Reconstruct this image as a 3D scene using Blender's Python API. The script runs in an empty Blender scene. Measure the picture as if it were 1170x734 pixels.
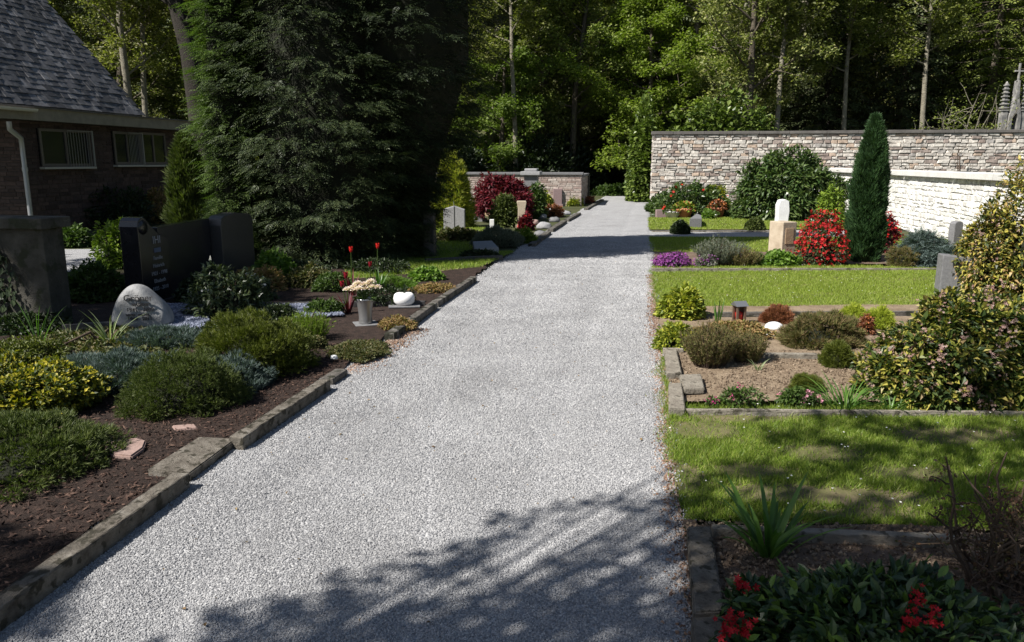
import bpy, bmesh, math, random
import numpy as np
from mathutils import Vector, Matrix

# ------------------------------------------------------------------ camera, sky, sun, exposure
R = math.radians
scene = bpy.context.scene
C = scene.collection
F_PX, CX, CY, CAM_H, PITCH = 880.0, 585.0, 367.0, 1.6, R(11.68)
cam_d = bpy.data.cameras.new('camera'); cam = bpy.data.objects.new('camera', cam_d); C.objects.link(cam)
cam.location = (0, 0, CAM_H); cam.rotation_euler = (R(90) - PITCH, 0, 0)
cam_d.sensor_width = 36; cam_d.lens = F_PX / 1170 * 36; cam_d.clip_end = 600; cam_d.clip_start = 0.05
scene.camera = cam
SUN_EL = R(48); SUN_DIR = Vector((-0.87 * math.cos(SUN_EL), -0.49 * math.cos(SUN_EL), math.sin(SUN_EL))).normalized()
world = bpy.data.worlds.new('World'); scene.world = world; world.use_nodes = True
wn = world.node_tree.nodes; wl = world.node_tree.links
sky = wn.new('ShaderNodeTexSky'); sky.sky_type = 'NISHITA'; sky.sun_disc = False
sky.sun_elevation = SUN_EL; sky.sun_rotation = math.atan2(SUN_DIR.x, SUN_DIR.y)
sky.air_density = 1.0; sky.dust_density = 1.0
wl.new(sky.outputs[0], wn['Background'].inputs[0]); wn['Background'].inputs[1].default_value = 0.05
sun_d = bpy.data.lights.new('sun', 'SUN'); sun_d.energy = 5.0; sun_d.angle = R(0.5); sun_d.color = (1.0, 0.955, 0.89)
sun = bpy.data.objects.new('sun', sun_d); C.objects.link(sun); sun.location = (-10, -10, 20)
sun.rotation_euler = SUN_DIR.to_track_quat('Z', 'Y').to_euler()
scene.view_settings.view_transform = 'Standard'; scene.view_settings.look = 'None'
scene.view_settings.exposure = 0.8; scene.view_settings.gamma = 1.0
scene.render.engine = 'CYCLES'
scene.cycles.max_bounces = 6; scene.cycles.diffuse_bounces = 3; scene.cycles.glossy_bounces = 2
scene.cycles.transmission_bounces = 3; scene.cycles.transparent_max_bounces = 6
scene.cycles.sample_clamp_indirect = 4

# ------------------------------------------------------------------ measuring helpers (photo measurements -> world points)
def ray(px, py):
    a, b = px - CX, CY - py
    return Vector((a, math.cos(PITCH) * F_PX + math.sin(PITCH) * b, -math.sin(PITCH) * F_PX + math.cos(PITCH) * b))
def G(px, py, z=0.0):
    d = ray(px, py); t = (z - CAM_H) / d.z
    return Vector((d.x * t, d.y * t, z))
def P(px, py, y):
    d = ray(px, py); t = y / d.y
    return Vector((d.x * t, y, CAM_H + d.z * t))
def W(px, py, p0, dr):
    """measured point on the vertical plane through p0 along the horizontal direction dr"""
    n = Vector((-dr[1], dr[0], 0)); d = ray(px, py); o = Vector((0, 0, CAM_H))
    t = (Vector(p0) - o).dot(n) / d.dot(n)
    return o + d * t
U = Vector((math.sin(R(9.42)), math.cos(R(9.42)), 0)); V_ = Vector((U.y, -U.x, 0))
RZ_PATH = -R(9.42)

# ------------------------------------------------------------------ mesh helpers
def norm(a): return a / np.maximum(np.linalg.norm(a, axis=-1, keepdims=True), 1e-9)
class MB:
    def __init__(s): s.v = []; s.f = []; s.n = 0
    def add(s, V, F, mi=0):
        V = np.asarray(V, dtype=np.float32).reshape(-1, 3); F = np.asarray(F, dtype=np.int32)
        if len(F) == 0: return s
        s.v.append(V); s.f.append((F + s.n, mi)); s.n += len(V); return s
    def poly(s, pts, mi=0):
        return s.add(np.array([tuple(p) for p in pts]), np.arange(len(pts))[None, :], mi)
    def build(s, name, mats, parent=None, smooth=False, loc=None):
        me = bpy.data.meshes.new(name)
        if not isinstance(mats, (list, tuple)): mats = [mats]
        V = np.concatenate(s.v); li = np.concatenate([f.ravel() for f, _ in s.f])
        lt = np.concatenate([np.full(len(f), f.shape[1], np.int32) for f, _ in s.f])
        mi = np.concatenate([np.full(len(f), m, np.int32) for f, m in s.f])
        if loc is not None: V = V - np.array(tuple(loc), dtype=np.float32)
        me.vertices.add(len(V)); me.vertices.foreach_set('co', V.astype(np.float32).ravel())
        me.loops.add(len(li)); me.loops.foreach_set('vertex_index', li)
        me.polygons.add(len(lt)); me.polygons.foreach_set('loop_start', np.concatenate([[0], np.cumsum(lt)[:-1]]).astype(np.int32))
        for m in mats: me.materials.append(m)
        me.polygons.foreach_set('material_index', mi)
        me.polygons.foreach_set('use_smooth', np.full(len(lt), smooth))
        me.update(calc_edges=True); me.validate()
        o = bpy.data.objects.new(name, me); C.objects.link(o)
        if parent is not None: o.parent = parent
        if loc is not None: o.location = tuple(loc)
        return o
def tag(o, label=None, cat=None, group=None, kind=None):
    if label: o['label'] = label
    if cat: o['category'] = cat
    if group: o['group'] = group
    if kind: o['kind'] = kind
    return o
def empty(name, loc, label=None, cat=None, group=None, rz=0.0):
    o = bpy.data.objects.new(name, None); C.objects.link(o); o.location = tuple(loc); o.rotation_euler = (0, 0, rz)
    o.empty_display_size = .1
    return tag(o, label, cat, group)
def copy_tree(o, parent=None):
    c = o.copy(); C.objects.link(c)
    if parent is not None: c.parent = parent
    for ch in list(o.children): copy_tree(ch, c)
    return c
def box(c, size, rz=0.0, bev=0.0, rng=None, jit=0.0):
    """chamfered box centred at c (base centre) -> V, F lists"""
    bm = bmesh.new(); bmesh.ops.create_cube(bm, size=1)
    for v in bm.verts: v.co = Vector((v.co.x * size[0], v.co.y * size[1], (v.co.z + .5) * size[2]))
    if bev > 0: bmesh.ops.bevel(bm, geom=bm.edges[:], offset=bev, segments=2, affect='EDGES', profile=.6)
    if jit > 0:
        for v in bm.verts: v.co += Vector((rng.gauss(0, jit), rng.gauss(0, jit), rng.gauss(0, jit)))
    M = Matrix.Translation(Vector(c)) @ Matrix.Rotation(rz, 4, 'Z')
    bm.transform(M)
    bmesh.ops.triangulate(bm, faces=bm.faces[:])
    V = np.array([tuple(v.co) for v in bm.verts]); bm.verts.index_update()
    F = np.array([[v.index for v in f.verts] for f in bm.faces]); bm.free()
    return V, F
def prism(outline, t, M, bev=0.0, jit=0.0, rng=None, sub=0):
    """2D outline in local x,z; thickness along local y (front at y=0, back at y=t); M places it"""
    bm = bmesh.new()
    f = bm.faces.new([bm.verts.new((x, 0, z)) for x, z in outline])
    r = bmesh.ops.extrude_face_region(bm, geom=[f])
    for e in r['geom']:
        if isinstance(e, bmesh.types.BMVert): e.co.y += t
    bmesh.ops.recalc_face_normals(bm, faces=bm.faces[:])
    if bev > 0:
        ed = [e for e in bm.edges if e.is_manifold and e.calc_face_angle(0) > .6]
        bmesh.ops.bevel(bm, geom=ed, offset=bev, segments=2, affect='EDGES', profile=.6, clamp_overlap=True)
    bmesh.ops.triangulate(bm, faces=bm.faces[:])
    if sub: bmesh.ops.subdivide_edges(bm, edges=bm.edges[:], cuts=sub, use_grid_fill=True)
    if jit > 0:
        for v in bm.verts: v.co += Vector((rng.gauss(0, jit), rng.gauss(0, jit), rng.gauss(0, jit)))
    bm.transform(M); bmesh.ops.triangulate(bm, faces=bm.faces[:]); bm.verts.index_update()
    V = np.array([tuple(v.co) for v in bm.verts]); F = np.array([[v.index for v in f.verts] for f in bm.faces]); bm.free()
    return V, F
def lathe(profile, c, segs=24, sq=None):
    pr = np.array(profile, dtype=float); a = np.linspace(0, 2 * np.pi, segs, endpoint=False)
    V = np.zeros((len(pr), segs, 3)); V[:, :, 0] = pr[:, 0:1] * np.cos(a); V[:, :, 1] = pr[:, 0:1] * np.sin(a); V[:, :, 2] = pr[:, 1:2]
    if sq: V[:, :, 0] *= sq[0]; V[:, :, 1] *= sq[1]
    V = V.reshape(-1, 3) + np.array(tuple(c)); F = []
    for i in range(len(pr) - 1):
        for j in range(segs):
            k = (j + 1) % segs; F.append((i * segs + j, i * segs + k, (i + 1) * segs + k, (i + 1) * segs + j))
    return V, np.array(F)
def tube(mb, pts, radii, segs=6, mi=0):
    pts = np.array([tuple(p) for p in pts], dtype=float); n = len(pts)
    T = np.gradient(pts, axis=0); T = norm(T)
    ref = max(np.eye(3) + .07, key=lambda r: np.linalg.norm(np.cross(T, r), axis=1).min())
    X = norm(np.cross(T, ref)); Y = np.cross(T, X); a = np.linspace(0, 2 * np.pi, segs, endpoint=False)
    Vv = pts[:, None, :] + np.array(radii)[:, None, None] * (X[:, None, :] * np.cos(a)[None, :, None] + Y[:, None, :] * np.sin(a)[None, :, None])
    i, j = np.meshgrid(np.arange(n - 1), np.arange(segs), indexing='ij'); k = (j + 1) % segs
    F = np.stack([i * segs + j, i * segs + k, (i + 1) * segs + k, (i + 1) * segs + j], -1).reshape(-1, 4)
    mb.add(Vv.reshape(-1, 3), F, mi)
    mb.add(Vv[-1], np.arange(segs)[None, :], mi)
def ico(c, r, sub=2, scale=(1, 1, 1), noise=0.0, seed=0, flat=None):
    bm = bmesh.new(); bmesh.ops.create_icosphere(bm, subdivisions=sub, radius=1.0)
    V = np.array([tuple(v.co) for v in bm.verts]); F = np.array([[v.index for v in f.verts] for f in bm.faces]); bm.free()
    if noise: V = V * lump(V, seed, noise)[:, None]
    if flat is not None: V[:, 2] = np.maximum(V[:, 2], flat)
    return V * np.array(scale) * r + np.array(tuple(c)), F
def lump(u, seed, amp, k=3.0):
    rs = np.random.RandomState(seed + 77); s = np.zeros(len(u))
    for q in range(6):
        w = rs.randn(3) * k * (1 + .35 * q); s += np.cos(u @ w + rs.rand() * 6.28) / (1 + .4 * q)
    return 1 + amp * s / 2.2
# leaf templates: y = axis, z = face normal
def T_leaf(w=.5, fold=.12, droop=.1):
    return (np.array([(0, 0, 0), (-w / 2, .45, fold), (0, 1, -droop), (w / 2, .45, fold)]), np.array([(0, 3, 2, 1)]))
def T_oval(w=.42):
    return (np.array([(0, 0, 0), (-w / 2, .32, .07), (-w * .44, .68, .05), (0, 1, -.1), (w * .44, .68, .05), (w / 2, .32, .07), (0, .5, -.01)]),
            np.array([(0, 6, 1), (1, 6, 2), (2, 6, 3), (3, 6, 4), (4, 6, 5), (5, 6, 0)]))
def T_blade(w=.08):
    return (np.array([(-w / 2, 0, 0), (w / 2, 0, 0), (0, 1, 0)]), np.array([(0, 1, 2)]))
def T_tuft(n=5, w=.1, spread=.6, seed=1):
    rs = np.random.RandomState(seed); V = []; F = []
    for i in range(n):
        a = 6.283 * i / n + rs.rand(); s = spread * (.3 + .7 * rs.rand()); d = np.array((math.cos(a) * s, 1, math.sin(a) * s)); d /= np.linalg.norm(d)
        x = np.cross(d, (math.cos(a + 1), .2, math.sin(a + 1))); x /= np.linalg.norm(x); L = .7 + .3 * rs.rand()
        V += [-x * w / 2, x * w / 2, d * L]; F.append((3 * i, 3 * i + 1, 3 * i + 2))
    return np.array(V), np.array(F)
def T_frond(n=6, w=.09, droop=.35, spread=.42):
    V = []; F = []
    def leaf(o, d, L):
        x = np.cross(d, (0, 0, 1)); x /= np.linalg.norm(x); o = np.array(o); m = o + d * L * .5; b = len(V)
        V.extend([o, m - x * w / 2, o + d * L + np.array((0, 0, -.1 * L)), m + x * w / 2]); F.append((b, b + 3, b + 2, b + 1))
    for i in range(n):
        t = i / n; y = t; z = -droop * t * t; L = spread * (1.1 - t * .7)
        for s in (-1, 1):
            d = np.array((s * .8, .62, -.18)); d /= np.linalg.norm(d); leaf((0, y * .9, z), d, L)
    leaf((0, .8, -droop * .64), np.array((0, .95, -.3)), .3)
    return np.array(V), np.array(F)
def T_flower(n=5, cup=.25):
    V = [(0, 0, 0)]; F = []
    for i in range(n):
        a = 6.283 * i / n; b = len(V); r = .55
        for da, rr, z in ((-.5, .35, cup * .5), (0, .6, cup), (.5, .35, cup * .5)):
            V.append((math.cos(a + da) * rr, math.sin(a + da) * rr, z))
        F.append((0, b, b + 1, b + 2))
    return np.array(V), np.array(F)
def T_oct():
    return (np.array([(1, 0, 0), (0, 1, 0), (-1, 0, 0), (0, -1, 0), (0, 0, 1), (0, 0, -1)], dtype=float),
            np.array([(0, 1, 4), (1, 2, 4), (2, 3, 4), (3, 0, 4), (1, 0, 5), (2, 1, 5), (3, 2, 5), (0, 3, 5)]))
def scatter(mb, T, Pp, Y, Z, S, mi=0, flip=None):
    """template copies at Pp, axis Y, approx normal Z, scale S (n,) or (n,3)"""
    Tv, Tf = T; n = len(Pp)
    if n == 0: return
    Y = norm(np.asarray(Y, float)); X = norm(np.cross(Y, Z)); Zn = np.cross(X, Y)
    S = np.asarray(S, float)
    if S.ndim == 1: S = np.repeat(S[:, None], 3, 1)
    L = Tv[None, :, :] * S[:, None, :]
    Vv = Pp[:, None, :] + L[..., 0:1] * X[:, None, :] + L[..., 1:2] * Y[:, None, :] + L[..., 2:3] * Zn[:, None, :]
    F = (Tf[None] + (np.arange(n) * len(Tv))[:, None, None]).reshape(-1, Tf.shape[1])
    mb.add(Vv.reshape(-1, 3), F, mi)
def rnd_dirs(rs, n): return norm(rs.randn(n, 3))

# ------------------------------------------------------------------ materials
def newmat(name):
    m = bpy.data.materials.new(name); m.use_nodes = True
    return m, m.node_tree.nodes, m.node_tree.links, m.node_tree.nodes['Principled BSDF']
def ramp(n, cols, interp='LINEAR', pos=None):
    r = n.new('ShaderNodeValToRGB'); r.color_ramp.interpolation = interp; e = r.color_ramp.elements
    while len(e) < len(cols): e.new(.5)
    for i, c in enumerate(cols):
        e[i].position = pos[i] if pos else i / max(1, len(cols) - 1); e[i].color = (*c, 1)
    return r
def leafmat(name, cols, trans=.3, rough=.55, var=0.0, spec=.35, hue=0.0):
    m, n, l, b = newmat(name)
    g = n.new('ShaderNodeNewGeometry'); r = ramp(n, cols); l.new(g.outputs['Random Per Island'], r.inputs[0]); col = r.outputs[0]
    if var:
        oi = n.new('ShaderNodeObjectInfo'); hs = n.new('ShaderNodeHueSaturation'); mr = n.new('ShaderNodeMapRange')
        mr.inputs['To Min'].default_value = 1 - var; mr.inputs['To Max'].default_value = 1 + var; l.new(oi.outputs['Random'], mr.inputs[0])
        l.new(mr.outputs[0], hs.inputs['Value']); l.new(col, hs.inputs['Color'])
        if hue:
            m2 = n.new('ShaderNodeMath'); m2.operation = 'MULTIPLY'; m2.inputs[1].default_value = 7.31; m3 = n.new('ShaderNodeMath'); m3.operation = 'FRACT'
            m4 = n.new('ShaderNodeMapRange'); m4.inputs['To Min'].default_value = .5 - hue; m4.inputs['To Max'].default_value = .5 + hue
            l.new(oi.outputs['Random'], m2.inputs[0]); l.new(m2.outputs[0], m3.inputs[0]); l.new(m3.outputs[0], m4.inputs[0]); l.new(m4.outputs[0], hs.inputs['Hue'])
        col = hs.outputs[0]
    l.new(col, b.inputs['Base Color']); b.inputs['Roughness'].default_value = rough; b.inputs['Specular IOR Level'].default_value = spec
    if trans:
        t = n.new('ShaderNodeBsdfTranslucent'); br = n.new('ShaderNodeMixRGB'); br.blend_type = 'MULTIPLY'; br.inputs[0].default_value = 1
        br.inputs[2].default_value = (1.25, 1.5, .6, 1); l.new(col, br.inputs[1]); l.new(br.outputs[0], t.inputs[0])
        mx = n.new('ShaderNodeMixShader'); mx.inputs[0].default_value = trans; l.new(b.outputs[0], mx.inputs[1]); l.new(t.outputs[0], mx.inputs[2])
        l.new(mx.outputs[0], n['Material Output'].inputs[0])
    return m
def noisemat(name, cols, scale=6, detail=8, bump=.3, bscale=None, rough=.85, spec=.3, pos=None, island=0.0, dist=.02, spots=None):
    m, n, l, b = newmat(name)
    tc = n.new('ShaderNodeTexCoord'); t = n.new('ShaderNodeTexNoise'); t.inputs['Scale'].default_value = scale; t.inputs['Detail'].default_value = detail
    t.inputs['Roughness'].default_value = .65; l.new(tc.outputs['Object'], t.inputs['Vector'])
    r = ramp(n, cols, pos=pos or [.3 + .4 * i / max(1, len(cols) - 1) for i in range(len(cols))]); l.new(t.outputs[0], r.inputs[0]); col = r.outputs[0]
    if island:
        g = n.new('ShaderNodeNewGeometry'); hs = n.new('ShaderNodeHueSaturation'); mr = n.new('ShaderNodeMapRange')
        mr.inputs['To Min'].default_value = 1 - island; mr.inputs['To Max'].default_value = 1 + island
        l.new(g.outputs['Random Per Island'], mr.inputs[0]); l.new(mr.outputs[0], hs.inputs['Value']); l.new(col, hs.inputs['Color']); col = hs.outputs[0]
    if spots:   # (colour, scale, threshold): lichen / dirt spots with a shape of their own
        s = n.new('ShaderNodeTexNoise'); s.inputs['Scale'].default_value = spots[1]; s.inputs['Detail'].default_value = 5; l.new(tc.outputs['Object'], s.inputs['Vector'])
        sr = ramp(n, [(0, 0, 0), (1, 1, 1)], pos=[spots[2], spots[2] + .06]); l.new(s.outputs[0], sr.inputs[0])
        mx = n.new('ShaderNodeMixRGB'); mx.inputs[2].default_value = (*spots[0], 1); l.new(sr.outputs[0], mx.inputs[0]); l.new(col, mx.inputs[1]); col = mx.outputs[0]
    l.new(col, b.inputs['Base Color']); b.inputs['Roughness'].default_value = rough; b.inputs['Specular IOR Level'].default_value = spec
    if bump:
        t2 = n.new('ShaderNodeTexNoise'); t2.inputs['Scale'].default_value = bscale or scale * 4; t2.inputs['Detail'].default_value = 8; t2.inputs['Roughness'].default_value = .7
        l.new(tc.outputs['Object'], t2.inputs['Vector']); bp = n.new('ShaderNodeBump'); bp.inputs['Strength'].default_value = bump; bp.inputs['Distance'].default_value = dist
        l.new(t2.outputs[0], bp.inputs['Height']); l.new(bp.outputs[0], b.inputs['Normal'])
    return m
def islandmat(name, cols, rough=.85, bump=0, bscale=30, spec=.3, mottled=.25, interp='LINEAR', dist=.01):
    m, n, l, b = newmat(name)
    g = n.new('ShaderNodeNewGeometry'); r = ramp(n, cols, interp); l.new(g.outputs['Random Per Island'], r.inputs[0]); col = r.outputs[0]
    tc = n.new('ShaderNodeTexCoord')
    if mottled:
        t = n.new('ShaderNodeTexNoise'); t.inputs['Scale'].default_value = bscale * .6; t.inputs['Detail'].default_value = 6; l.new(tc.outputs['Object'], t.inputs['Vector'])
        mr = n.new('ShaderNodeMapRange'); mr.inputs['From Min'].default_value = .3; mr.inputs['From Max'].default_value = .7
        mr.inputs['To Min'].default_value = 1 - mottled; mr.inputs['To Max'].default_value = 1 + mottled; l.new(t.outputs[0], mr.inputs[0])
        hs = n.new('ShaderNodeHueSaturation'); l.new(mr.outputs[0], hs.inputs['Value']); l.new(col, hs.inputs['Color']); col = hs.outputs[0]
    l.new(col, b.inputs['Base Color']); b.inputs['Roughness'].default_value = rough; b.inputs['Specular IOR Level'].default_value = spec
    if bump:
        t2 = n.new('ShaderNodeTexNoise'); t2.inputs['Scale'].default_value = bscale; t2.inputs['Detail'].default_value = 6; l.new(tc.outputs['Object'], t2.inputs['Vector'])
        bp = n.new('ShaderNodeBump'); bp.inputs['Strength'].default_value = bump; bp.inputs['Distance'].default_value = dist
        l.new(t2.outputs[0], bp.inputs['Height']); l.new(bp.outputs[0], b.inputs['Normal'])
    return m
def plain(name, col, rough=.6, metal=0.0, spec=.4):
    m, n, l, b = newmat(name); b.inputs['Base Color'].default_value = (*col, 1); b.inputs['Roughness'].default_value = rough
    b.inputs['Metallic'].default_value = metal; b.inputs['Specular IOR Level'].default_value = spec; return m
def gravelmat():
    m, n, l, b = newmat('gravel_ground'); tc = n.new('ShaderNodeTexCoord')
    v = n.new('ShaderNodeTexVoronoi'); v.inputs['Scale'].default_value = 75; l.new(tc.outputs['Object'], v.inputs['Vector'])
    sp = n.new('ShaderNodeSeparateColor'); l.new(v.outputs['Color'], sp.inputs[0])
    r = ramp(n, [(.21, .21, .215), (.29, .29, .295), (.33, .33, .335), (.40, .40, .40)], pos=[0, .35, .7, 1]); l.new(sp.outputs[0], r.inputs[0])
    t = n.new('ShaderNodeTexNoise'); t.inputs['Scale'].default_value = 1.1; t.inputs['Detail'].default_value = 7; t.inputs['Roughness'].default_value = .7; l.new(tc.outputs['Object'], t.inputs['Vector'])
    tr = ramp(n, [(.80, .79, .78), (1.0, 1.0, 1.0), (1.1, 1.1, 1.1)], pos=[.3, .5, .72]); l.new(t.outputs[0], tr.inputs[0])
    mx = n.new('ShaderNodeMixRGB'); mx.blend_type = 'MULTIPLY'; mx.inputs[0].default_value = 1; l.new(r.outputs[0], mx.inputs[1]); l.new(tr.outputs[0], mx.inputs[2])
    l.new(mx.outputs[0], b.inputs['Base Color']); b.inputs['Roughness'].default_value = .9; b.inputs['Specular IOR Level'].default_value = .2
    bp = n.new('ShaderNodeBump'); bp.invert = True; bp.inputs['Strength'].default_value = .9; bp.inputs['Distance'].default_value = .012; l.new(v.outputs['Distance'], bp.inputs['Height'])
    l.new(bp.outputs[0], b.inputs['Normal']); return m

M = {}
M['gravel'] = gravelmat()
M['stones'] = islandmat('gravel_stones', [(.19, .19, .195), (.27, .27, .275), (.31, .31, .315), (.35, .35, .35), (.44, .435, .43)], rough=.85, mottled=.16, bscale=2.6)
M['slatestones'] = islandmat('slate_chips', [(.08, .09, .13), (.14, .16, .22), (.25, .27, .34)], rough=.6, mottled=0)
M['ground'] = noisemat('ground_soil', [(.045, .035, .022), (.07, .06, .03), (.06, .075, .025)], scale=1.2, bump=.6, bscale=20)
M['forest'] = noisemat('forest_floor', [(.02, .018, .010), (.035, .035, .014), (.03, .045, .012)], scale=.8, bump=.6, bscale=9)
M['mulch'] = noisemat('mulch', [(.016, .010, .007), (.033, .020, .015), (.058, .036, .027)], scale=14, bump=.9, bscale=60, dist=.03)
M['chips'] = islandmat('bark_chips', [(.015, .009, .006), (.034, .019, .014), (.06, .033, .024), (.13, .08, .058)], mottled=0)
M['sandsoil'] = noisemat('sandy_soil', [(.14, .10, .065), (.22, .165, .11), (.29, .225, .155)], scale=5, bump=.8, bscale=28, dist=.03)
M['darksoil'] = noisemat('dark_soil', [(.09, .06, .042), (.15, .105, .075), (.20, .15, .11)], scale=6, bump=.9, bscale=30, dist=.03)
M['clods'] = islandmat('soil_clods', [(.08, .055, .036), (.17, .125, .085), (.27, .21, .15)], mottled=0)
M['turf'] = noisemat('turf_base', [(.075, .085, .025), (.12, .115, .045), (.20, .15, .10)], scale=2.2, bump=.6, bscale=40, pos=[.3, .5, .68])
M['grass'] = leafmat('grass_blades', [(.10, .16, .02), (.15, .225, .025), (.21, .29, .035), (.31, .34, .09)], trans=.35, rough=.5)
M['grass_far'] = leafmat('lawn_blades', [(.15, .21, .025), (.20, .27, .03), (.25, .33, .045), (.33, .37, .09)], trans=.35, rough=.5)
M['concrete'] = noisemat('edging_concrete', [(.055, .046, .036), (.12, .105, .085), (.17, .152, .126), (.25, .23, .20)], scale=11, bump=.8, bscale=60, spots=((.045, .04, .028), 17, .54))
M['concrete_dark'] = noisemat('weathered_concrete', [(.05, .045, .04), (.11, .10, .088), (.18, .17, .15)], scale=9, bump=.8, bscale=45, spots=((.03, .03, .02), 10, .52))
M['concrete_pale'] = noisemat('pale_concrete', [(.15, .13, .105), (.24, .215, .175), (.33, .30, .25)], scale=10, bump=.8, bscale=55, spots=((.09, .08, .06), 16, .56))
M['granite_black'] = noisemat('black_granite', [(.012, .012, .014), (.022, .022, .026)], scale=60, bump=0, rough=.22, spec=.5)
M['granite_dark'] = noisemat('dark_granite', [(.035, .033, .033), (.06, .056, .055)], scale=50, bump=.1, rough=.45, spec=.5)
M['granite_grey'] = noisemat('grey_granite', [(.22, .22, .225), (.34, .34, .345)], scale=30, bump=.2, rough=.7)
M['granite_mid'] = noisemat('mid_granite', [(.12, .12, .125), (.20, .20, .205)], scale=30, bump=.2, rough=.7)
M['sandstone'] = noisemat('sandstone', [(.30, .24, .17), (.42, .35, .26), (.5, .43, .33)], scale=5, bump=.3, bscale=30)
M['tan'] = noisemat('tan_stone', [(.36, .25, .15), (.5, .37, .24)], scale=8, bump=.3, bscale=40)
M['redstone'] = noisemat('red_sandstone', [(.24, .165, .14), (.34, .24, .21)], scale=7, bump=.4, bscale=40)
M['pinkgranite'] = noisemat('pink_granite', [(.20, .14, .14), (.30, .22, .215)], scale=30, bump=.1, rough=.6)
M['marble'] = noisemat('white_marble', [(.6, .6, .59), (.78, .78, .77)], scale=4, bump=.2, bscale=20, rough=.6)
M['boulder'] = noisemat('boulder_stone', [(.22, .22, .22), (.30, .30, .30), (.37, .37, .365)], scale=9, bump=.6, bscale=45)
M['mossy'] = noisemat('mossy_stone', [(.035, .033, .026), (.065, .06, .05), (.10, .094, .08)], scale=5, bump=.7, bscale=30, spots=((.035, .038, .022), 6, .54))
M['gothic'] = noisemat('gothic_stone', [(.10, .10, .10), (.22, .215, .205), (.42, .40, .37)], scale=4, bump=.5, bscale=25)
M['wallstone'] = islandmat('rubble_stone', [(.26, .21, .185), (.40, .37, .335), (.50, .465, .42), (.33, .31, .29), (.56, .53, .48), (.42, .33, .26), (.52, .485, .44), (.46, .43, .39), (.27, .225, .20), (.54, .50, .45), (.48, .45, .41), (.42, .40, .365)], rough=.9, bump=.7, bscale=12, interp='CONSTANT', dist=.03, mottled=.35)
M['whitestone'] = islandmat('whitewashed_stone', [(.52, .51, .48), (.70, .69, .66), (.78, .77, .74), (.60, .585, .55)], rough=.9, bump=.7, bscale=14, mottled=.2, dist=.03)
M['mortar'] = noisemat('mortar', [(.30, .28, .25), (.44, .42, .38)], scale=6, bump=.6, bscale=30)
M['mortar_pale'] = noisemat('pale_mortar', [(.42, .41, .39), (.58, .57, .54)], scale=6, bump=.6, bscale=30)
M['coping'] = noisemat('coping_stone', [(.085, .08, .075), (.15, .14, .13)], scale=3, bump=.4, bscale=20)
M['coping_white'] = noisemat('pale_coping', [(.55, .545, .52), (.7, .69, .66)], scale=3, bump=.3, bscale=20)
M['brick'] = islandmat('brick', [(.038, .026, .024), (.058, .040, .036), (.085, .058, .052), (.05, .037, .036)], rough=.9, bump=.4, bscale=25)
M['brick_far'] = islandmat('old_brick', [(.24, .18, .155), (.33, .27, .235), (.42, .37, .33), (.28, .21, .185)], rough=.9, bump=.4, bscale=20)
M['brickjoint'] = noisemat('brick_joint', [(.04, .035, .03), (.07, .06, .055)], scale=10, bump=.3)
M['slate'] = islandmat('roof_slate', [(.035, .035, .038), (.06, .06, .064), (.095, .095, .102), (.16, .16, .168)], rough=.6, bump=.5, bscale=14, spec=.5, mottled=.35)
M['felt'] = noisemat('flat_roof_felt', [(.05, .05, .05), (.1, .1, .095)], scale=3, bump=.3)
M['fascia'] = noisemat('fascia_board', [(.17, .155, .125), (.25, .23, .185)], scale=5, bump=.15)
M['zinc'] = plain('zinc', (.35, .36, .38), rough=.45, metal=.6)
M['zinc_pale'] = plain('pale_gutter', (.50, .50, .49), rough=.5, metal=.2)
M['glass'] = plain('window_glass', (.015, .016, .018), rough=.08, spec=.5)
M['winframe'] = plain('window_frame', (.10, .09, .08), rough=.5)
M['white_paint'] = plain('white_paint', (.22, .22, .21), rough=.5)
M['sillstone'] = plain('sill_paint', (.36, .35, .32), rough=.6)
M['bark'] = noisemat('bark', [(.055, .045, .033), (.10, .083, .062), (.155, .13, .10)], scale=7, bump=1, bscale=22, dist=.06)
M['bark_pale'] = noisemat('pale_bark', [(.13, .115, .085), (.21, .19, .145), (.28, .26, .20)], scale=5, bump=1, bscale=18, dist=.05)
M['bark_dark'] = noisemat('dark_bark', [(.02, .017, .013), (.04, .033, .025)], scale=7, bump=1, bscale=22, dist=.06)
M['twig'] = noisemat('twig', [(.06, .04, .028), (.11, .078, .055)], scale=20, bump=.4)
M['twig_red'] = noisemat('red_twig', [(.09, .04, .03), (.15, .075, .055)], scale=20, bump=.4)
M['core'] = noisemat('dark_core_fill', [(.008, .010, .005), (.018, .02, .01)], scale=9, bump=.8)  # near-black filler for solid cores added inside shrubs and conifers to close gaps
M['steel'] = plain('steel', (.42, .42, .42), rough=.35, metal=.8)
M['ceramic'] = plain('white_ceramic', (.82, .81, .80), rough=.3)
M['red_glass'] = plain('red_glass', (.45, .03, .02), rough=.25)
M['bronze'] = plain('aged_bronze', (.16, .11, .08), rough=.5, metal=.4)
M['terracotta'] = plain('terracotta', (.42, .17, .10), rough=.8)
M['ink'] = plain('carved_ink', (.035, .033, .033), rough=.8)
M['silver_text'] = plain('silver_lettering', (.30, .31, .33), rough=.5)
M['blue_text'] = plain('blue_emblem', (.07, .10, .17), rough=.5)
def fl(name, cols, tr=.25): M[name] = leafmat(name, cols, trans=tr, rough=.6, spec=.2)
fl('fl_red', [(.42, .008, .012), (.60, .02, .02), (.68, .035, .025)], .2)
fl('fl_azalea', [(.25, .006, .012), (.40, .012, .016), (.55, .03, .03)], .2)
fl('fl_deepred', [(.20, .008, .015), (.30, .015, .03)], .2)
fl('fl_crimson', [(.26, .006, .012), (.36, .010, .018), (.46, .02, .03)], .2)
fl('fl_pink', [(.62, .25, .36), (.72, .38, .46), (.55, .12, .24)], .2)
fl('fl_purple', [(.17, .035, .19), (.25, .06, .27), (.34, .11, .33)], .2)
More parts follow.
